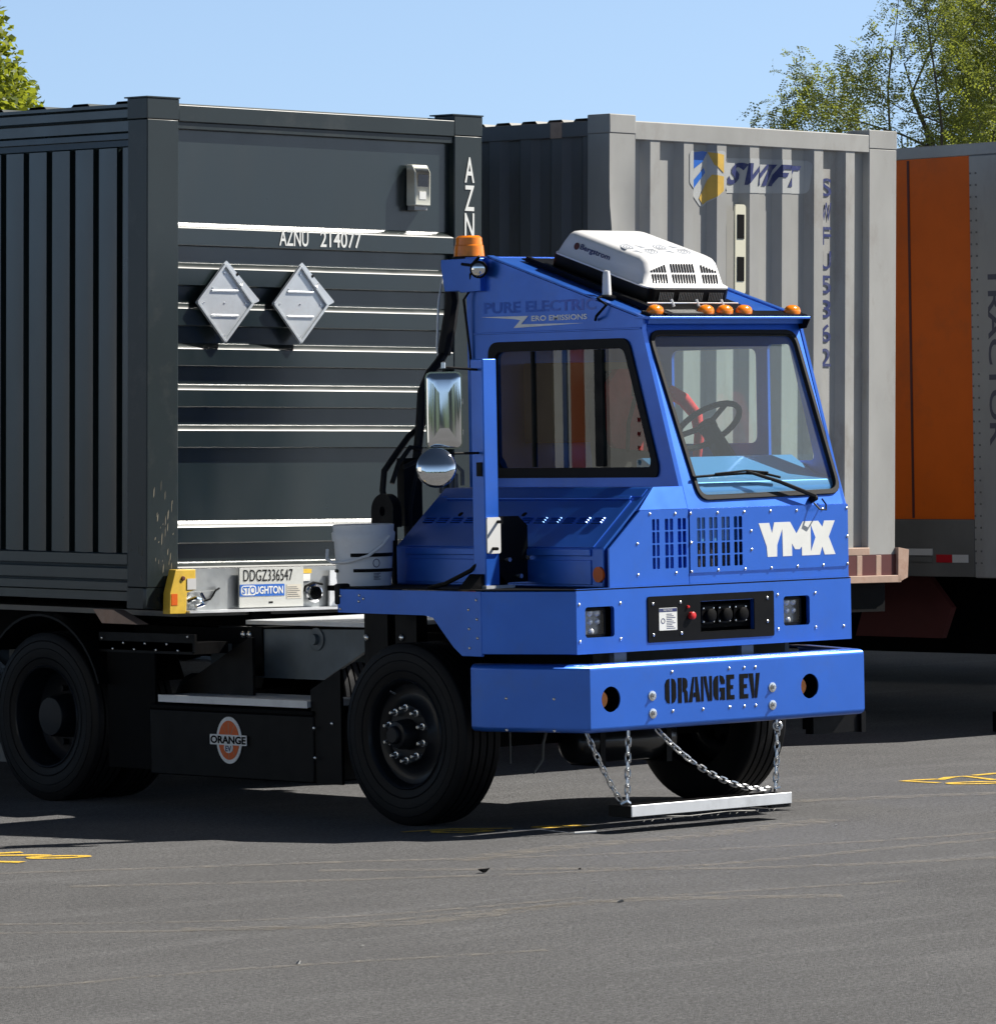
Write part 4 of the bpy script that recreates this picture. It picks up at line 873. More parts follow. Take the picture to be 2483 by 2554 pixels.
# corner posts (front)
def post(x0, x1, y0, y1, z1_, m_, par, name='corner_post', cap=.0):
    o = MB().box(x0, x1, y0, y1, .12, z1_ - .12).obj(name, m_, par, bevel=.006)
    MB().box(x0 - .002, x1 + .002, y0 - .002, y1 + .002, z1_ - .118, z1_).obj('corner_casting', m_, o, bevel=.004)
    MB().prism([rrect(x0 - .002, x1 + .002, 0, .118, .006, 2), circ((x0 + x1) / 2, .055, .035, 18, .028)], lambda u, v, d: (u, y0 - .002 + d, v), 0, .03).box(x0 + .0, x1, y0 + .03, y1, .001, .117).obj('corner_casting', m_, o)
post(0, .232, 0, .175, 2.896, CPOST, C); post(2.365, 2.59, 0, .175, 2.896, CPOST, C)
MB().box(-.006, .238, -.006, .20, 2.897, 2.905).obj('casting_cap', CPOST, C); MB().box(2.345, 2.596, -.006, .20, 2.897, 2.905).obj('casting_cap', CPOST, C)
sc_m = MB()
for k in range(26):
    u = random.uniform(.04, .20); z = random.uniform(.18, .68); w = random.uniform(.002, .007); h = random.uniform(.01, .07)
    sc_m.prism([(u, z), (u + w, z + h * .2), (u + w * 1.5, z + h), (u + w * .3, z + h * .7)], XZ(-.0012), 0, .001)
for k in range(10):
    v = random.uniform(.02, .16); z = random.uniform(.15, .6); w = random.uniform(.002, .005); h = random.uniform(.01, .05)
    sc_m.prism([(v, z), (v + w, z + h * .2), (v + w, z + h)], YZ(-.0012), 0, .001)
sc_m.obj('scratches', mat('bare_scratches', (.22, .20, .15), .6), C)
# front panel with horizontal corrugations
tops = [2.199, 1.971, 1.741, 1.512, 1.278, 1.046]
RB = .046; OB = .004
pr = [(RB, 2.73), (RB, 2.205)]
for i, t in enumerate(tops):
    zt = t
    pr += [(RB, zt), (RB - .010, zt - .004), (OB + .006, zt - .026), (OB, zt - .034), (OB, zt - .128), (OB + .004, zt - .131), (RB, zt - .135)]
pr += [(RB, .82), (RB, .497), (RB - .010, .493), (OB + .006, .467), (OB, .459), (OB, .372), (OB + .004, .369), (RB, .364), (RB, .262), (RB - .01, .258), (OB + .004, .236), (OB, .228)]
# keep one clean order from top to bottom
q = MB(); vs = []
for y, z in pr: vs += [(.228, y, z), (2.37, y, z)]
q.add(vs, [(2 * i, 2 * i + 2, 2 * i + 3, 2 * i + 1) for i in range(len(pr) - 1)])
FPN = q.obj('front_panel', CONT, C, sharp=24, fix=False)
# slope at big lower panel edge
FR = MB().box(.232, 2.365, .0, .06, 2.77, 2.865).box(.232, 2.365, .012, .06, 2.728, 2.77)
FR.obj('top_rail', CPOST, C, bevel=.004)
MB().box(.10, 2.49, .01, .12, .002, .226).obj('bottom_rail', CONT, C, bevel=.004)
def corr_side(x, y0, y1, z0_, z1_, pitch, flat_out, slope, depth, sgn, m_, par, name='side_panel'):
    pts = []; y = y0
    while y < y1:
        pts += [(0, y), (0, y + flat_out), (depth, y + flat_out + slope), (depth, y + pitch - slope)]
        y += pitch
    mb = MB(); vs = []
    for d, yy in pts:
        yy = min(yy, y1); vs += [(x + sgn * d, yy, z0_), (x + sgn * d, yy, z1_)]
    mb.add(vs, [(2 * i, 2 * i + 1, 2 * i + 3, 2 * i + 2) for i in range(len(pts) - 1)])
    return mb.obj(name, m_, par, sharp=25)
corr_side(.012, .175 + .068 - .013, CL - .18, .30, 2.63, .2145, .0, .012, -.0, 1, CONT, C) if False else None
def side_profile():
    # flats outside with a narrow recessed channel every .2145
    pts = [(.012, .17)]; y = .232
    while y < CL - .25:
        pts += [(.012, y), (.048, y + .006), (.048, y + .050), (.012, y + .054), (.009, y + .11)]
        y += .2145
    pts.append((.012, CL - .17)); return pts
for sx in (0, 1):
    mb = MB(); vs = []
    for d, yy in side_profile():
        x = d if sx == 0 else CW - d; vs += [(x, yy, .31), (x, yy, 2.62)]
    n = len(vs) // 2; mb.add(vs, [(2 * i, 2 * i + 1, 2 * i + 3, 2 * i + 2) for i in range(n - 1)]); mb.obj('side_panel', CONT, C, sharp=25)
    # top and bottom rails: swept profile in (inset, z)
    def X(d): return d if sx == 0 else CW - d
    def rail(prof_, name):
        vs = []
        for d, z in prof_: vs += [(X(d), .175, z), (X(d), CL - .17, z)]
        MB().add(vs, [(2 * i, 2 * i + 2, 2 * i + 3, 2 * i + 1) for i in range(len(prof_) - 1)]).obj(name, CONT, C, sharp=25)
    rail([(.10, 2.872), (.004, 2.868), (.004, 2.850), (.014, 2.846), (.002, 2.835), (.002, 2.79), (.016, 2.780), (.004, 2.770), (.004, 2.712), (.022, 2.708), (.012, 2.700), (.010, 2.668), (.022, 2.662), (.018, 2.628), (.03, 2.615)], 'top_side_rail')
    rail([(.012, .315), (.0, .306), (.0, .25), (.014, .24), (.004, .225), (.004, .165), (.016, .155), (.008, .145), (.008, .10), (.04, .09), (.04, .04), (.3, .04)], 'bottom_side_rail')
rf = MB(); vs = []; y = .18; pts = []
while y < CL - .3: pts += [(y, 2.872), (y + .02, 2.888), (y + .15, 2.888), (y + .17, 2.872)]; y += .40
for yy, z in pts: vs += [(.05, yy, z), (CW - .05, yy, z)]
rf.add(vs, [(2 * i, 2 * i + 1, 2 * i + 3, 2 * i + 2) for i in range(len(pts) - 1)]).obj('roof', CONTROOF, C, sharp=20)
MB().box(0, CW, CL - .17, CL, 0, 2.9).obj('rear_doors', CONT, C)
MB().box(.05, CW - .05, .2, CL - .2, .045, .07).obj('floor', BLACKM, C)
fc = lambda y: (lambda u, v, d: (u, y - d, v))
text('AZNU', fc(.002), .989, 1.211, 2.083, 2.178, .002, bold=.012).obj('white_lettering', LETTER, FPN)
text('214077', fc(.002), 1.303, 1.622, 2.083, 2.178, .002, bold=.012).obj('white_lettering', LETTER, FPN)
for ch_, za, zb in (('A', 2.499, 2.651), ('Z', 2.330, 2.482), ('N', 2.165, 2.317)):
    text(ch_, fc(-.002), 2.446, 2.524, za, zb, .002, bold=.012).obj('white_lettering', LETTER, C)
# tracking device
DV = empty('tracking_device', mat=CM @ Matrix.Translation((2.075, .046, 2.46)), label='cream metering box fixed high on the dark container front', cat='tracking device')
DVM = mat('cream_plastic', (.74, .74, .64), .45, var=.06, stain=(.5, .5, .42), sscale=12, samt=.4)
MB().box(-.062, .062, -.085, -.006, -.112, .085).prism([(-.085, .085), (-.006, .085), (-.006, .130), (-.055, .130)], lambda u, v, d: (d, u, v), -.062, .062).obj('case', DVM, DV, bevel=.006)
MB().box(-.052, .050, -.07, -.006, -.140, -.113).obj('lower_cover', GREYT, DV, bevel=.003)
MB().box(-.040, .042, -.0875, -.0852, .0, .072).obj('solar_window', mat('dark_window', (.015, .015, .02), .25), DV)
MB().box(-.028, .024, -.0875, -.0852, -.075, -.03).obj('sticker', WHITE, DV)
# placards
def placard(cx_, cz, lab):
    Pm = empty('placard_holder', mat=CM @ Matrix.Translation((cx_, .0, cz)), label=lab, cat='placard holder', group='diamond placard holders on the container front')
    H_, W_ = .232, .216
    dm = [(0, -H_), (W_, 0), (0, H_), (-W_, 0)]
    MB().prism(rpoly([(0, -H_), (W_ + .006, .0), (W_ + .052, .018), (.016, H_ + .012), (-.008, H_ - .006), (-W_, 0)], .008, 3), lambda u, v, d: (u, -.02 - d, v), 0, .004).obj('back_plate', PLAC, Pm)
    def bar(a, b, w, d0, d1, nm):
        a = Vector(a); b = Vector(b); t = (b - a).normalized(); n = Vector((-t.y, t.x)) * w / 2
        return MB().prism([tuple(a - n), tuple(b - n), tuple(b + n), tuple(a + n)], lambda u, v, d: (u, -.02 - d, v), d0, d1).obj(nm, PLAC, Pm, bevel=.002)
    s_ = .95
    for a, b in (((-W_ * s_, 0), (0, H_ * s_)), ((0, H_ * s_), (W_ * s_, 0)), ((W_ * s_, 0), (0, -H_ * s_)), ((0, -H_ * s_), (-W_ * s_, 0))): bar(a, b, .016, .004, .018, 'edge_rail')
    bar((-.10, .070), (.10, .070), .012, .004, .012, 'cross_rail'); bar((-.10, -.072), (.10, -.072), .012, .004, .012, 'cross_rail')
    b = MB()
    for x, z in ((0, 0), (0, .17), (-.155, 0), (.155, 0), (0, -.185), (-.09, .085), (.09, .085)): b.lathe([(0, .006), (-.004, .005), (-.005, 0)], (x, -.024, z), (0, 1, 0), 8)
    b.obj('rivets', ZINC, Pm); MB().prism(circ(.095, .165, .009, 12), lambda u, v, d: (u, -.025 - d, v), 0, .001).prism(circ(.0, .215, .006, 12), lambda u, v, d: (u, -.025 - d, v), 0, .001).obj('holes', BLACKM, Pm)
    MB().tube([(.10, -.03, .12), (.115, -.04, .10), (.13, -.035, .125)], .004, 5).obj('clip', ZINC, Pm)
placard(.553, 1.743, 'diamond placard holder near the container corner, stained at its tip'); placard(1.127, 1.746, 'diamond placard holder nearer the cab, right of the stained one')
# chassis under the container
K = empty('container_chassis', mat=CM, label='steel container chassis with yellow corner bolster under the charcoal container', cat='trailer chassis')
BO = MB().box(.24, 2.35, -.03, -.012, -.018, .225).obj('front_bolster', GALV, K)
MB().box(.236, 2.35, -.10, -.01, -.026, -.012).obj('bolster_lip', ALUF, BO)
def endcap(s_):
    f_ = (lambda x: x) if s_ == 0 else (lambda x: CW - x)
    e = MB().prism([(f_(.107), -.03), (f_(.11), .09), (f_(.152), .222), (f_(.30), .222), (f_(.30), .106), (f_(.237), .09), (f_(.232), -.03)], lambda u, v, d: (u, -.075 + d, v), 0, .06).obj('yellow_end', YEL, K, bevel=.004)
    MB().prism([(f_(.12), .02), (f_(.165), .02), (f_(.165), .085), (f_(.12), .085)], lambda u, v, d: (u, -.077 + d, v), 0, .002).obj('orange_reflector', ORLAB, e)
    MB().lathe([(0, .014), (-.008, .012), (-.01, 0)], (f_(.205), -.075, .172), (0, 1, 0), 14).obj('marker_lamp', MAROON, e)
    MB().prism([(f_(.237), -.018), (f_(.50), -.018), (f_(.50), .10), (f_(.237), .088)], lambda u, v, d: (u, -.05 + d, v), 0, .02).obj('gusset', GALV, K)
    MB().box(min(f_(.235), f_(.30)), max(f_(.235), f_(.30)), -.079, -.076, .108, .17).obj('white_tape', REFLW, K)
endcap(0); endcap(1)
MB().tube([(.25, -.06, .04), (.30, -.08, .06), (.34, -.07, .05), (.36, -.075, .02), (.30, -.08, .01)], .011, 6).tube([(.34, -.07, .09), (.37, -.07, .05)], .01, 6).obj('lock_pin', CHROME, K)
MB().tube([(.50, -.045, .11), (.46, -.06, .10), (.44, -.06, .07), (.42, -.06, .05), (.38, -.055, .04)], .006, 5).tube([(1.28, -.05, .12), (1.2, -.06, .13), (1.14, -.06, .11), (1.13, -.06, .08)], .008, 5).obj('wiring', BLACKM, K)
PLT = MB().box(.638, 1.124, -.062, -.050, -.004, .226).obj('number_plate', mat('pale_plate', (.58, .59, .56), .45, .3, var=.05, stain=(.4, .4, .38), sscale=6, samt=.4), K)
text('DDGZ336547', fc(-.063), .667, 1.04, .146, .213, .0015, bold=-.002).obj('plate_number', BLACKM, PLT)
MB().box(.640, .977, -.0645, -.0632, .060, .128).obj('blue_panel', BLUEDEC, PLT); text('STOUGHTON', fc(-.0650), .655, .965, .073, .117, .001, bold=.02).obj('maker_lettering', LETTER, PLT)
MB().prism(rrect(.648, .762, .066, .122, .02, 3), lambda u, v, d: (u, -.0648 - d, v), 0, .0003).obj('white_oval', LETTER, PLT); text('STO', fc(-.0655), .657, .755, .073, .117, .001, bold=.02).obj('maker_lettering', BLUEDEC, PLT)
st_ = MB(); st_.box(.994, 1.106, -.0640, -.0632, .042, .124); STK = st_.obj('small_print_label', mat('label_paper', (.62, .58, .5), .6), PLT)
lp = MB()
for k in range(6): lp.box(1.0, 1.095 - .012 * (k % 3), -.0648, -.0642, .052 + k * .011, .056 + k * .011)
lp.obj('small_print', GREYD, STK)
MB().box(.86, .89, -.064, -.062, .018, .028).obj('slot', BLACKM, PLT)
MB().box(1.14, 1.21, -.036, -.032, .185, .21).obj('yellow_label', YEL, K); MB().box(1.13, 1.20, -.036, -.032, .14, .182).obj('paper_label', WHITE, K)
MB().lathe([(0, .055), (-.03, .055), (-.035, .045), (-.05, .04), (-.05, 0)], (1.215, -.032, .07), (.2, 1, 0), 20).obj('air_coupling', CHROME, K)
MB().box(1.33, 1.60, -.060, -.045, -.01, .20).obj('coupling_plate', ALUF, K)
text('OCU', fc(-.062), 1.385, 1.46, .150, .175, .002, bold=.03).obj('plate_lettering', BLACKM, K)
MB().lathe([(0, .03), (-.04, .03), (-.045, 0)], (1.44, -.07, .07), (0, 1, .2), 14).obj('air_coupling', BLACK, K)
MB().box(1.9, 2.15, -.06, -.045, -.01, .2).obj('coupling_plate', ALUF, K)
MB().box(.78, .93, -.0, 14, -.30, -.03).box(1.66, 1.81, 0, 14, -.30, -.03).obj('main_beam', BLACKM, K)
MB().box(.25, 2.35, .02, 2.4, -.05, -.02).obj('upper_coupler', GREYD, K)
for y in (3.2, 6.5, 10, 13.6): MB().box(.08, 2.5, y, y + .12, -.16, -.02).obj('cross_beam', BLACKM, K)
MB().prism([(.02, -.012), (.20, -.012), (.12, -.09), (-.2, -.09)], lambda u, v, d: (d, .28 + u, v), .0, .08).obj('corner_lock', RUSTY, K)
bogie(K, RIM, 12.9); legs(K, 3.6)

# ---- the pale grey container
S = empty('shipping_container', mat=SM, label='pale grey ribbed shipping container with a blue logo, right of the cab', cat='container')
def dentpost():
    mb = MB(); n = 24; vs = []
    for k in range(n + 1):
        z = .12 + (2.78 - .12) * k / n; t = z / 2.9
        d = .028 * math.exp(-((z - 2.12) / .16) ** 2) + .010 * math.exp(-((z - 1.2) / .1) ** 2); e = .022 * math.exp(-((z - 2.30) / .22) ** 2)
        vs += [(0 + d, 0 + .01 * d, z), (.115, e, z), (.22, 0, z), (.22, .19, z), (0, .19, z)]
    fs = []
    for k in range(n):
        for j in range(5): fs.append((k * 5 + j, k * 5 + (j + 1) % 5, k * 5 + 5 + (j + 1) % 5, k * 5 + 5 + j))
    return mb.add(vs, fs).obj('corner_post', SWIFTM, S, sharp=50)
dp = dentpost(); MB().box(-.002, .225, -.002, .195, 2.782, 2.90).obj('corner_casting', SWIFTM, dp, bevel=.006); MB().box(-.002, .225, -.002, .195, 0, .118).obj('corner_casting', SWIFTM, dp, bevel=.006)
post(2.33, 2.59, 0, .19, 2.896, SWIFTM, S)
MB().box(.22, 2.33, .0, .10, 2.75, 2.862).obj('top_rail', SWIFTM, S, bevel=.004)
MB().box(.20, 2.34, -.01, .08, .165, .215).obj('bottom_rail', RUSTY, S, bevel=.004)
bt = MB().box(.2, 2.62, -.03, .06, -.012, .035)
for x in (.3, .75, 1.2, 1.7, 2.22, 2.40): bt.box(x, x + .05, -.01, .06, .035, .165)
bt.obj('front_bolster', RUSTY, S, bevel=.003)
MB().prism([(2.59, -.012), (2.68, .02), (2.69, .2), (2.59, .215)], lambda u, v, d: (u, d, v), -.03, .06).obj('bolster_end', RUSTY, S)
MB().box(.2, 2.60, -.008, -.003, .03, .17).obj('rail_shadow_plate', MAROON, S)
q = MB(); pts = []; x = .22
pts.append((.22, .055))
x = .312
while x < 2.25:
    pts += [(x, .055), (x + .045, .006), (x + .128, .006), (x + .172, .055)]; x += .2935
pts.append((2.34, .055)); vs = []
for xx, yy in pts: vs += [(xx, yy, .21), (xx, yy, 2.755)]
SF = q.add(vs, [(2 * i, 2 * i + 2, 2 * i + 3, 2 * i + 1) for i in range(len(pts) - 1)]).obj('front_panel', SWIFTM, S, sharp=25)
for sx in (0, 1):
    mb = MB(); vs = []; pts = [(.02, .19)]; y = .25
    while y < CL - .4: pts += [(.02, y), (.055, y + .05), (.055, y + .14), (.02, y + .19)]; y += .28
    pts.append((.02, CL - .17))
    for d, yy in pts:
        x = d if sx == 0 else CW - d; vs += [(x, yy, .18), (x, yy, 2.77)]
    mb.add(vs, [(2 * i, 2 * i + 1, 2 * i + 3, 2 * i + 2) for i in range(len(pts) - 1)]).obj('side_panel', SWIFT_SHADE, S, sharp=25)
    x0_ = 0 if sx == 0 else CW - .06
    MB().box(x0_, x0_ + .06, .19, CL - .17, 2.77, 2.862).obj('top_side_rail', SWIFT_SHADE, S, bevel=.003); MB().box(x0_, x0_ + .06, .19, CL - .17, 0, .18).obj('bottom_side_rail', SWIFT_SHADE, S, bevel=.003)
MB().box(-.003, .0, .42, .52, 2.765, 2.865).obj('rusty_patch', RUSTY, S)
rf = MB(); vs = []; y = .2; pts = []
while y < CL - .3: pts += [(y, 2.864), (y + .02, 2.882), (y + .13, 2.882), (y + .15, 2.864)]; y += .235
for yy, z in pts: vs += [(.03, yy, z), (CW - .03, yy, z)]
rf.add(vs, [(2 * i, 2 * i + 1, 2 * i + 3, 2 * i + 2) for i in range(len(pts) - 1)]).obj('roof', SWIFTM, S, sharp=20)
MB().box(0, CW, CL - .17, CL, 0, 2.9).obj('rear_doors', SWIFT_SHADE, S); MB().box(.05, CW - .05, .1, CL - .2, .045, .07).obj('floor', BLACKM, S)
def drape(mb_src, name, m_, par):
    """lay flat lettering onto the ribbed front"""
    def depth(x):
        t = (x - .312) % .2935
        if x < .312 or x > 2.27: return .055
        if t < .045: return .055 - .049 * t / .045
        if t < .128: return .006
        if t < .172: return .006 + .049 * (t - .128) / .044
        return .055
    me = bpy.data.meshes.new('d'); me.from_pydata(mb_src.v, [], mb_src.f); bm = bmesh.new(); bm.from_mesh(me)
    x = .312; ks = []
    while x < 2.3: ks += [x, x + .045, x + .128, x + .172]; x += .2935
    for k in ks:
        g_ = list(bm.verts) + list(bm.edges) + list(bm.faces); bmesh.ops.bisect_plane(bm, geom=g_, plane_co=(k, 0, 0), plane_no=(1, 0, 0))
    for v in bm.verts: v.co.y = depth(v.co.x) - .003 + v.co.y
    bm.to_mesh(me); bm.free(); me.materials.append(m_); o = bpy.data.objects.new(name, me); COL.objects.link(o); o.parent = par; return o
PATCH = mat('pale_logo_backing', (.43, .44, .43), .5, var=.05)
bk = MB(); fl = lambda u, v, d: (u, -d, v)
bk.prism(rpoly([(1.03, 2.45), (1.80, 2.46), (1.80, 2.69), (1.03, 2.67)], .04), fl, 0, .0); drape(MB().add([fl(u, v, 0) for u, v in rpoly([(1.02, 2.45), (1.80, 2.47), (1.82, 2.68), (1.02, 2.67)], .04)], [tuple(range(24))]), 'logo_backing', PATCH, SF)
drape(MB().add([fl(u, v, 0) for u, v in rpoly([(.70, 2.70), (.70, 2.50), (.85, 2.35), (1.02, 2.47), (1.02, 2.71)], .03)], [tuple(range(30))]), 'logo_backing', PATCH, SF)
drape(MB().add([fl(u, v, .003) for u, v in [(.745, 2.69), (.86, 2.705), (.90, 2.70), (.86, 2.64), (.745, 2.57)]], [(0, 1, 2, 3, 4)]), 'logo_blue', BLUEDEC, SF)
drape(MB().add([fl(u, v, .003) for u, v in [(.90, 2.70), (1.0, 2.685), (1.0, 2.57), (.93, 2.62)]], [(0, 1, 2, 3)]), 'logo_gold', GOLD, SF)
drape(MB().add([fl(u, v, .003) for u, v in [(1.0, 2.55), (1.0, 2.46), (.86, 2.37), (.83, 2.41), (.92, 2.56)]], [(0, 1, 2, 3, 4)]), 'logo_gold', GOLD, SF)
drape(MB().add([fl(u, v, .003) for u, v in [(.755, 2.50), (.87, 2.60), (.88, 2.57), (.77, 2.46)]], [(0, 1, 2, 3)]), 'logo_blue', BLUEDEC, SF)
drape(text('SWIFT', fl, 1.06, 1.75, 2.505, 2.645, .004, bold=.035, slant=.14), 'company_lettering', NAVY, SF)
for k, ch_ in enumerate('SWFU5362'):
    drape(text(ch_, fl, 1.935, 2.03, 2.46 - k * .155, 2.575 - k * .155, .003, bold=.01), 'number_lettering', NAVY, SF)
TP = mat('cream_marker', (.66, .64, .5), .5)
MB().prism([rrect(1.09, 1.185, 1.82, 2.38, .02, 3)], lambda u, v, d: (u, -.012 + d, v), 0, .012).obj('latch_strip', TP, S)
for z_ in (2.165, 1.90): MB().box(1.108, 1.168, -.016, -.0125, z_, z_ + .152).obj('latch_slot', BLACKM, S)
# its chassis
KS = empty('container_chassis', mat=SM, label='maroon container chassis under the pale grey ribbed container', cat='trailer chassis')
MB().box(.78, .93, .1, 14, -.34, -.02).box(1.66, 1.81, .1, 14, -.34, -.02).obj('main_beam', BLACKM, KS)
MB().box(.2, 2.55, .05, .2, -.20, -.012).obj('cross_beam', BLACKM, KS)
bogie(KS, RIM, 12.9); legs(KS, 3.4)

# ---- orange and grey dry van
OT = empty('van_trailer', (7.5, 3.3, 0), label='grey van trailer with an orange side panel at the right edge', cat='trailer')
def O(mb, n_, mt, par=None, **k):
    mb.v = [tuple(Vector(p) - Vector((7.5, 3.3, 0))) for p in mb.v]; return mb.obj(n_, mt, par or OT, **k)
O(MB().box(7.5, 10.09, 3.32, 19.5, 1.46, 3.915), 'body', GREYT)
OP = O(MB().box(7.488, 7.4995, 4.055, 6.9, 1.452, 3.918), 'orange_panel', ORANGE)
O(MB().box(7.47, 7.5, 3.35, 19.5, 3.92, 4.0).box(7.49, 10.1, 3.32, 19.5, 3.915, 4.0), 'top_rail', GREYT, bevel=.004)
O(MB().box(7.47, 7.5, 4.055, 19.5, 1.06, 1.45).box(7.5, 10.1, 3.32, 19.5, 1.07, 1.46), 'bottom_rail', GREYD, bevel=.004)
O(MB().box(7.46, 7.5, 3.32, 4.045, 1.055, 3.918), 'corner_panel', GREYT, bevel=.01)
rvt = MB()
for k in range(34):
    for yy in (3.98, 4.03): rvt.box(7.456, 7.46, yy - .006, yy + .006, 1.15 + k * .08, 1.162 + k * .08)
O(rvt, 'rivets', GREYD); O(MB().box(7.484, 7.488, 4.62, 4.64, 1.46, 3.91), 'panel_seam', MAROON)
O(MB().box(7.465, 7.47, 4.26, 4.405, 1.157, 1.211), 'red_tape', REFLR); O(MB().box(7.465, 7.47, 4.11, 4.255, 1.157, 1.211), 'white_tape', REFLW)
O(MB().box(7.46, 7.47, 4.44, 4.69, 1.205, 1.25), 'label_plate', REFLW)
O(MB().box(7.462, 7.47, 4.45, 4.68, 1.16, 1.195), 'label_plate', GREYD)
O(text('TRACTOR', lambda u, v, d: (7.458 - d, 3.885 - (u - 0), v), 0, .12, 1.95, 3.17, 0, bold=.02, rot=True), 'dark_lettering', mat('faded_dark_lettering', (.09, .09, .12), .6))
for xx in (7.7, 9.7): O(MB().box(xx, xx + .15, 3.82, 3.97, .14, 1.06).box(xx - .08, xx + .23, 3.74, 4.05, .004, .14), 'landing_leg', BLACKM)
O(MB().prism([(5.29, 1.05), (4.744, 1.05), (4.535, .835), (4.633, .622), (5.455, .625)], YZ(7.75), 0, .05), 'side_fairing', MAROON)
O(MB().box(8.1, 8.14, 3.9, 13.0, .50, 1.06), 'underbody_sheet', BLACKM)  # black sheet set lengthwise under the body
for y in (16.3, 17.6):
    for xx in (7.5, 9.5):
        t = tyre_mesh(0, .58, .5, -1); t.v = [(xx + p[0], y + p[1], .5 + p[2]) for p in t.v]; O(t, 'wheel', TYRE, sharp=28)

for i, (x, y, lab) in enumerate([(11.4, 4.2, 'white van trailer parked second from the orange-sided one, hidden but for its underside'), (15.6, 5.0, 'white van trailer parked third from the orange-sided one, farthest right')]):
    r_ = empty('van_trailer', (x, y, 0), label=lab, cat='trailer')
    MB().box(0, 2.6, 0, 16, 1.07, 3.95).obj('body', GREYT, r_); MB().box(.5, .54, .8, 9.5, .42, 1.07).obj('underbody_sheet', BLACKM, r_)  # second piece is a black sheet under the body
    for xx in (.2, 2.2): MB().box(xx, xx + .15, 2.2, 2.35, .14, 1.07).box(xx - .08, xx + .23, 2.1, 2.45, .004, .14).obj('landing_leg', BLACKM, r_)
    for y_ in (12.6, 13.9):
        for xx in (0, 2.0):
            t = tyre_mesh(0, .58, .5, -1); t.v = [(xx + p[0], y_ + p[1], .5 + p[2]) for p in t.v]; t.obj('wheel', TYRE, r_, sharp=28)
# ---- trailers beyond the left edge (seen mirrored in the cab window)
def white_trailer(x, y0, y1, lab, stripe):
    R_ = empty('van_trailer', (x, y0, 0), label=lab, cat='trailer', group='trailers parked beyond the left edge')
    w = MB().box(-2.6, 0, 0, y1 - y0, 1.15, 4.05).obj('body', mat('trailer_white', (.62, .63, .61), .45, var=.08, stain=(.4, .38, .34), sscale=1.2, samt=.5), R_)
    MB().box(.0, .03, 0, y1 - y0, 1.05, 1.3).box(.0, .03, 0, y1 - y0, 3.95, 4.07).obj('side_rail', GREYD, R_)
    for yy in stripe: MB().box(.0, .02, yy - y0, yy - y0 + .16, 1.3, 3.95).obj('orange_stripe', mat('dull_orange', (.34, .09, .03), .6), R_)
    MB().box(.0, .03, 14.32 - y0, y1 - y0, 1.3, 3.95).obj('brown_end_panel', mat('brown_panel', (.13, .105, .085), .6, var=.25, vscale=1.5), R_)
    MB().box(.03, .035, 14.12 - y0, 14.17 - y0, 1.3, 3.95).obj('blue_stripe', mat('dull_blue', (.05, .09, .22), .6), R_)
    rw = MB()
    for yy in (13.72, 13.22, 12.7):
        for k in range(20): rw.box(.0, .012, yy - y0 - .015, yy - y0 + .015, 1.4 + k * .125, 1.43 + k * .125)
    rw.obj('rivets', BLACKM, R_)
    rv_ = MB(); y = .6
    while y < y1 - y0 - .2:
        rv_.box(.0, .012, y, y + .09, 1.3, 3.95); y += 1.2
    rv_.obj('side_posts', GREYT, R_)
    for y in (y1 - y0 - 3.2, y1 - y0 - 1.9): 
        for xx in (-2.55, -.6):
            t = tyre_mesh(0, .58, .5, -1); t.v = [(xx + p[0], y + p[1], .5 + p[2]) for p in t.v]; t.obj('wheel', TYRE, R_, sharp=28)
    MB().box(-.5, -.38, 2.5, 2.62, .12, 1.15).box(-2.2, -2.08, 2.5, 2.62, .12, 1.15).obj('landing_leg', GREYD, R_)
white_trailer(-11.4, 2.2, 15.3, 'white van trailer with orange stripe beyond the left edge, mirrored in the cab window', (13.92, 9.0))

# ================================================================= TREES
LEAF1 = mat('honey_locust_leaf', (.17, .21, .08), .55, var=.35, vscale=.9); LEAF2 = mat('maple_leaf', (.10, .14, .025), .5, var=.35, vscale=1.4)
for m_ in (LEAF1, LEAF2):
    nt = m_.node_tree; pb = nt.nodes['Principled BSDF']; tl = nt.nodes.new('ShaderNodeBsdfTranslucent'); mx = nt.nodes.new('ShaderNodeMixShader'); mx.inputs[0].default_value = .5
    col = (.30, .34, .04, 1) if m_ is LEAF1 else (.34, .38, .03, 1); tl.inputs[0].default_value = col
    nt.links.new(pb.outputs[0], mx.inputs[1]); nt.links.new(tl.outputs[0], mx.inputs[2]); nt.links.new(mx.outputs[0], nt.nodes['Material Output'].inputs[0])
def rnd(v, s_): return Vector((v.x + random.uniform(-s_, s_), v.y + random.uniform(-s_, s_), v.z + random.uniform(-s_, s_)))
LIM = [None]
def grow(mb, tips, p, d, l, r, lev, spread, up_, nb):
    if LIM[0] and lev < 3 and LIM[0](p + d * l * .8): return
    pts = [p]; rs = [r]; q = p.copy(); dd = d.copy(); n = 5
    for k in range(n):
        dd = (rnd(dd, .16) + Vector((0, 0, up_ * .06))).normalized(); q = q + dd * (l / n); pts.append(q.copy()); rs.append(r * (1 - .55 * (k + 1) / n))
        if lev > 0 and k >= 1:
            for _ in range(nb):
                s_ = rnd(Vector((0, 0, 0)), 1).normalized(); nd = (dd * (1 - spread) + s_ * spread + Vector((0, 0, .12 * up_))).normalized()
                grow(mb, tips, q, nd, l * random.uniform(.5, .72), rs[-1] * .62, lev - 1, spread, up_, nb)
        if lev <= 1: tips.append((q.copy(), dd.copy()))
    mb.tube(pts, rs, 5 if lev < 2 else 8)
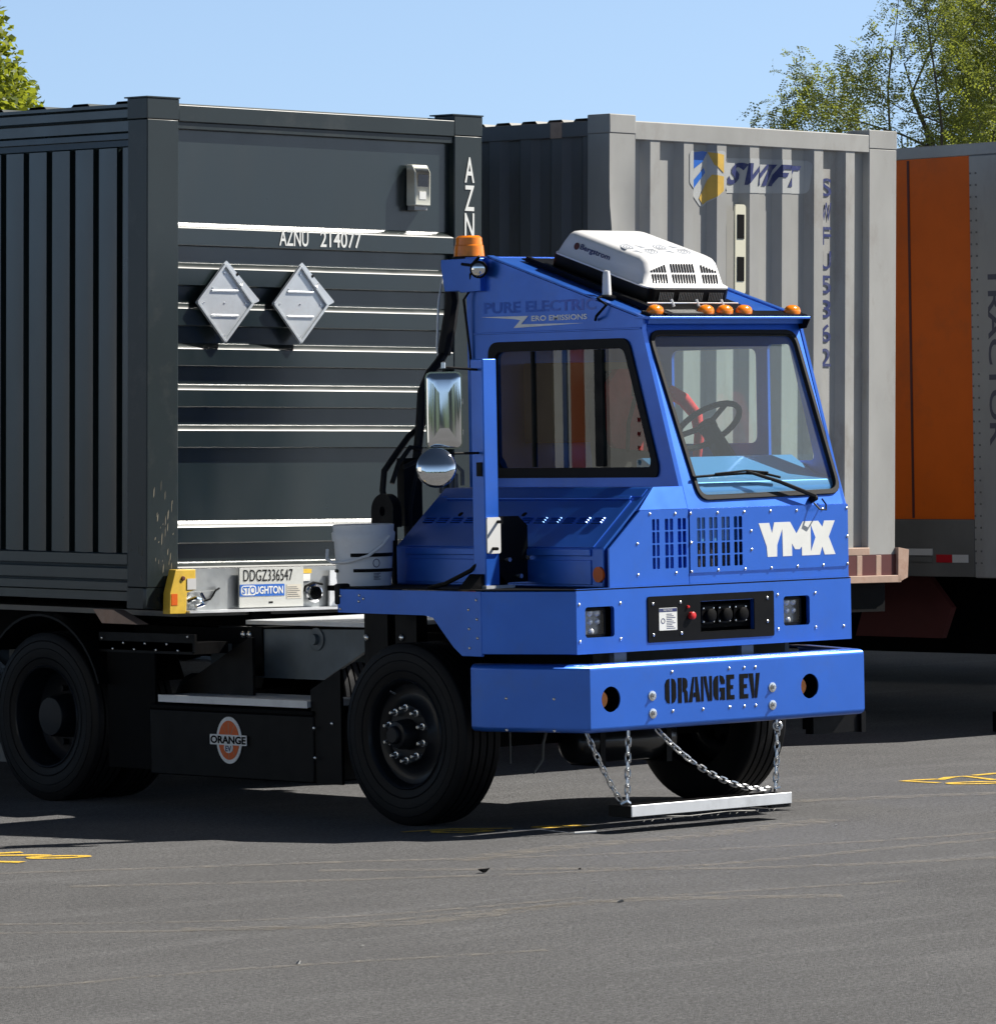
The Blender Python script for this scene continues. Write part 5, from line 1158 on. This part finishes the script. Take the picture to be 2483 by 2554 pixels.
def locust(base, H, lab):
    root = empty('honey_locust_tree', base, label=lab, cat='tree'); tr = MB(); tips = []
    def lim(q):
        lat = q.x * .742 - q.y * .67; edge = -3.05 if q.z < 6.2 else (-3.05 + (q.z - 6.2) * 1.6 if q.z < 7.1 else -1.65)
        return lat < edge
    LIM[0] = lim
    b = Vector((0, 0, 0)); tr.tube([(0, 0, -.1), (.05, .02, 1.2), (0, .08, 2.3), (-.05, .05, 2.7)], [.2, .16, .14, .12], 10)
    for k in range(7):
        a = 2 * pi * k / 7 + random.uniform(-.3, .3); tilt = (.35, .6, .85)[k % 3]
        grow(tr, tips, Vector((-.05, .05, 2.2 + .12 * k)), Vector((cos(a) * tilt, sin(a) * tilt, 1)).normalized(), H * random.uniform(.42, .52), .055, 3, .58, .5, 1)
    tr.obj('trunk', BARK, root, sharp=80)
    lf = MB()
    for p, d in tips:
        for _ in range(10):
            dr = (rnd(d * .4, 1) + Vector((0, 0, -.35))).normalized(); L_ = random.uniform(.16, .30); c = rnd(p, .2)
            side = dr.cross(rnd(Vector((0, 0, 1)), .6)).normalized(); nrm = side.cross(dr)
            nl = 6
            for j in range(nl):
                q0 = c + dr * L_ * (j + .4) / nl + Vector((0, 0, -.05 * (j / nl) ** 2))
                for s_ in (-1, 1):
                    t = (side * s_ + dr * .35 + nrm * random.uniform(-.3, .3)).normalized(); w = dr * .013; l = random.uniform(.035, .055)
                    lf.add([q0, q0 + t * l * .5 + w, q0 + t * l, q0 + t * l * .5 - w], [(0, 1, 2, 3)])
    me = bpy.data.meshes.new('crown'); me.from_pydata(lf.v, [], lf.f); me.materials.append(LEAF1); o = bpy.data.objects.new('crown', me); COL.objects.link(o); o.parent = root
    return len(lf.f)
def maple(base, H, cen, rad, n, lab):
    LIM[0] = None
    root = empty('maple_tree', base, label=lab, cat='tree'); tr = MB(); tips = []
    tr.tube([(0, 0, -.1), (0, .03, 1.5), (.02, 0, H * .9)], [.16, .12, .03], 10)
    for k in range(12):
        a = k * 2.4; z = 1.4 + (H - 2.2) * k / 12; grow(tr, tips, Vector((0, 0, z)), Vector((cos(a), sin(a), .55)).normalized(), rad * (1.05 - .5 * k / 12), .04, 1, .5, .6, 1)
    tr.obj('trunk', BARK, root, sharp=80); lf = MB(); c = Vector(cen); k = 0
    while k < n:
        p = Vector((random.uniform(-1, 1), random.uniform(-1, 1), random.uniform(-1, 1))); 
        if p.length > 1 or p.length < .35: continue
        z = p.z; rr = 1.0 if z < 0 else 1 - .35 * z
        q = c + Vector((p.x * rad * rr, p.y * rad * rr, p.z * rad * 1.8)); 
        f_ = sin(q.x * 4.1 + 1) * sin(q.y * 3.7) * sin(q.z * 3.9 + .6)
        if f_ < -.18: k += .3; continue
        dr = (rnd(Vector((0, 0, -.4)), 1)).normalized(); s_ = dr.cross(rnd(Vector((0, 0, 1)), .8)).normalized(); l = random.uniform(.05, .085); w = l * .55
        lf.add([q, q + dr * l * .35 + s_ * w, q + dr * l * .62 + s_ * w * .5, q + dr * l, q + dr * l * .62 - s_ * w * .5, q + dr * l * .35 - s_ * w], [(0, 1, 2, 3, 4, 5)]); k += 1
    me = bpy.data.meshes.new('crown'); me.from_pydata(lf.v, [], lf.f); me.materials.append(LEAF2); o = bpy.data.objects.new('crown', me); COL.objects.link(o); o.parent = root
print('leaves', locust((29.7, 23.8, 0), 8.6, 'feathery honey locust tree rising behind the trailers on the right'))
maple((10.8, 20.6, 0), 7.0, (0, 0, 4.8), 1.25, 34000, 'yellow-green maple tree showing above the container roof at the left edge')
# far tree belt round the yard, to be seen only in reflections and through gaps
tb = MB(); n = 90; vs = []
for k in range(n + 1):
    a = radians(95 + 210 * k / n); r = 150 + 8 * sin(k * 1.3); h = 6 + 1.6 * sin(k * 2.1) + random.uniform(-.8, .8)
    vs += [(r * cos(a), r * sin(a), 0), (r * cos(a), r * sin(a), h * .6), ((r + 3) * cos(a), (r + 3) * sin(a), h), ((r + 10) * cos(a), (r + 10) * sin(a), 0)]
fs = []
for k in range(n):
    for j in range(3): fs.append((k * 4 + j, k * 4 + j + 1, k * 4 + 5 + j, k * 4 + 4 + j))
o = tb.add(vs, fs).obj('tree_belt', mat('far_foliage', (.03, .05, .02), .9, var=.4, vscale=.2), None, sharp=80); tag(o, 'dark belt of far trees beyond the yard, behind the camera', 'tree belt', kind='stuff')

# small debris on the asphalt
for i, (x, y, s_) in enumerate([(-1.9, -1.35, .026), (-1.5, -1.6, .010), (-2.55, -3.0, .016), (-5.2, -3.9, .016), (-4.6, -3.6, .012), (1.15, -.75, .012)]):
    mb = MB(); bm_ = [Vector((random.uniform(-1, 1), random.uniform(-1, 1), random.uniform(0, .9))) * s_ for _ in range(10)]
    b_ = bmesh.new(); [b_.verts.new(v) for v in bm_]; bmesh.ops.convex_hull(b_, input=b_.verts); me = bpy.data.meshes.new('pebble'); b_.to_mesh(me); b_.free(); me.materials.append(BLACKM if i < 2 else GREYT)
    o = bpy.data.objects.new('pebble', me); COL.objects.link(o); o.location = (x, y, .002)
    tag(o, 'dark lump lying on the asphalt below the front tyre' if i == 0 else ('tiny dark stone beside the larger dark lump on the asphalt', 'pale speck of stone on the asphalt at the lower left', 'pale stone nearest the bottom left corner of the asphalt', 'small stone just right of the bottom left speck', 'tiny pale stone right of the hanging magnet bar')[i - 1], 'pebble', None if i == 0 else 'pebbles scattered on the asphalt')
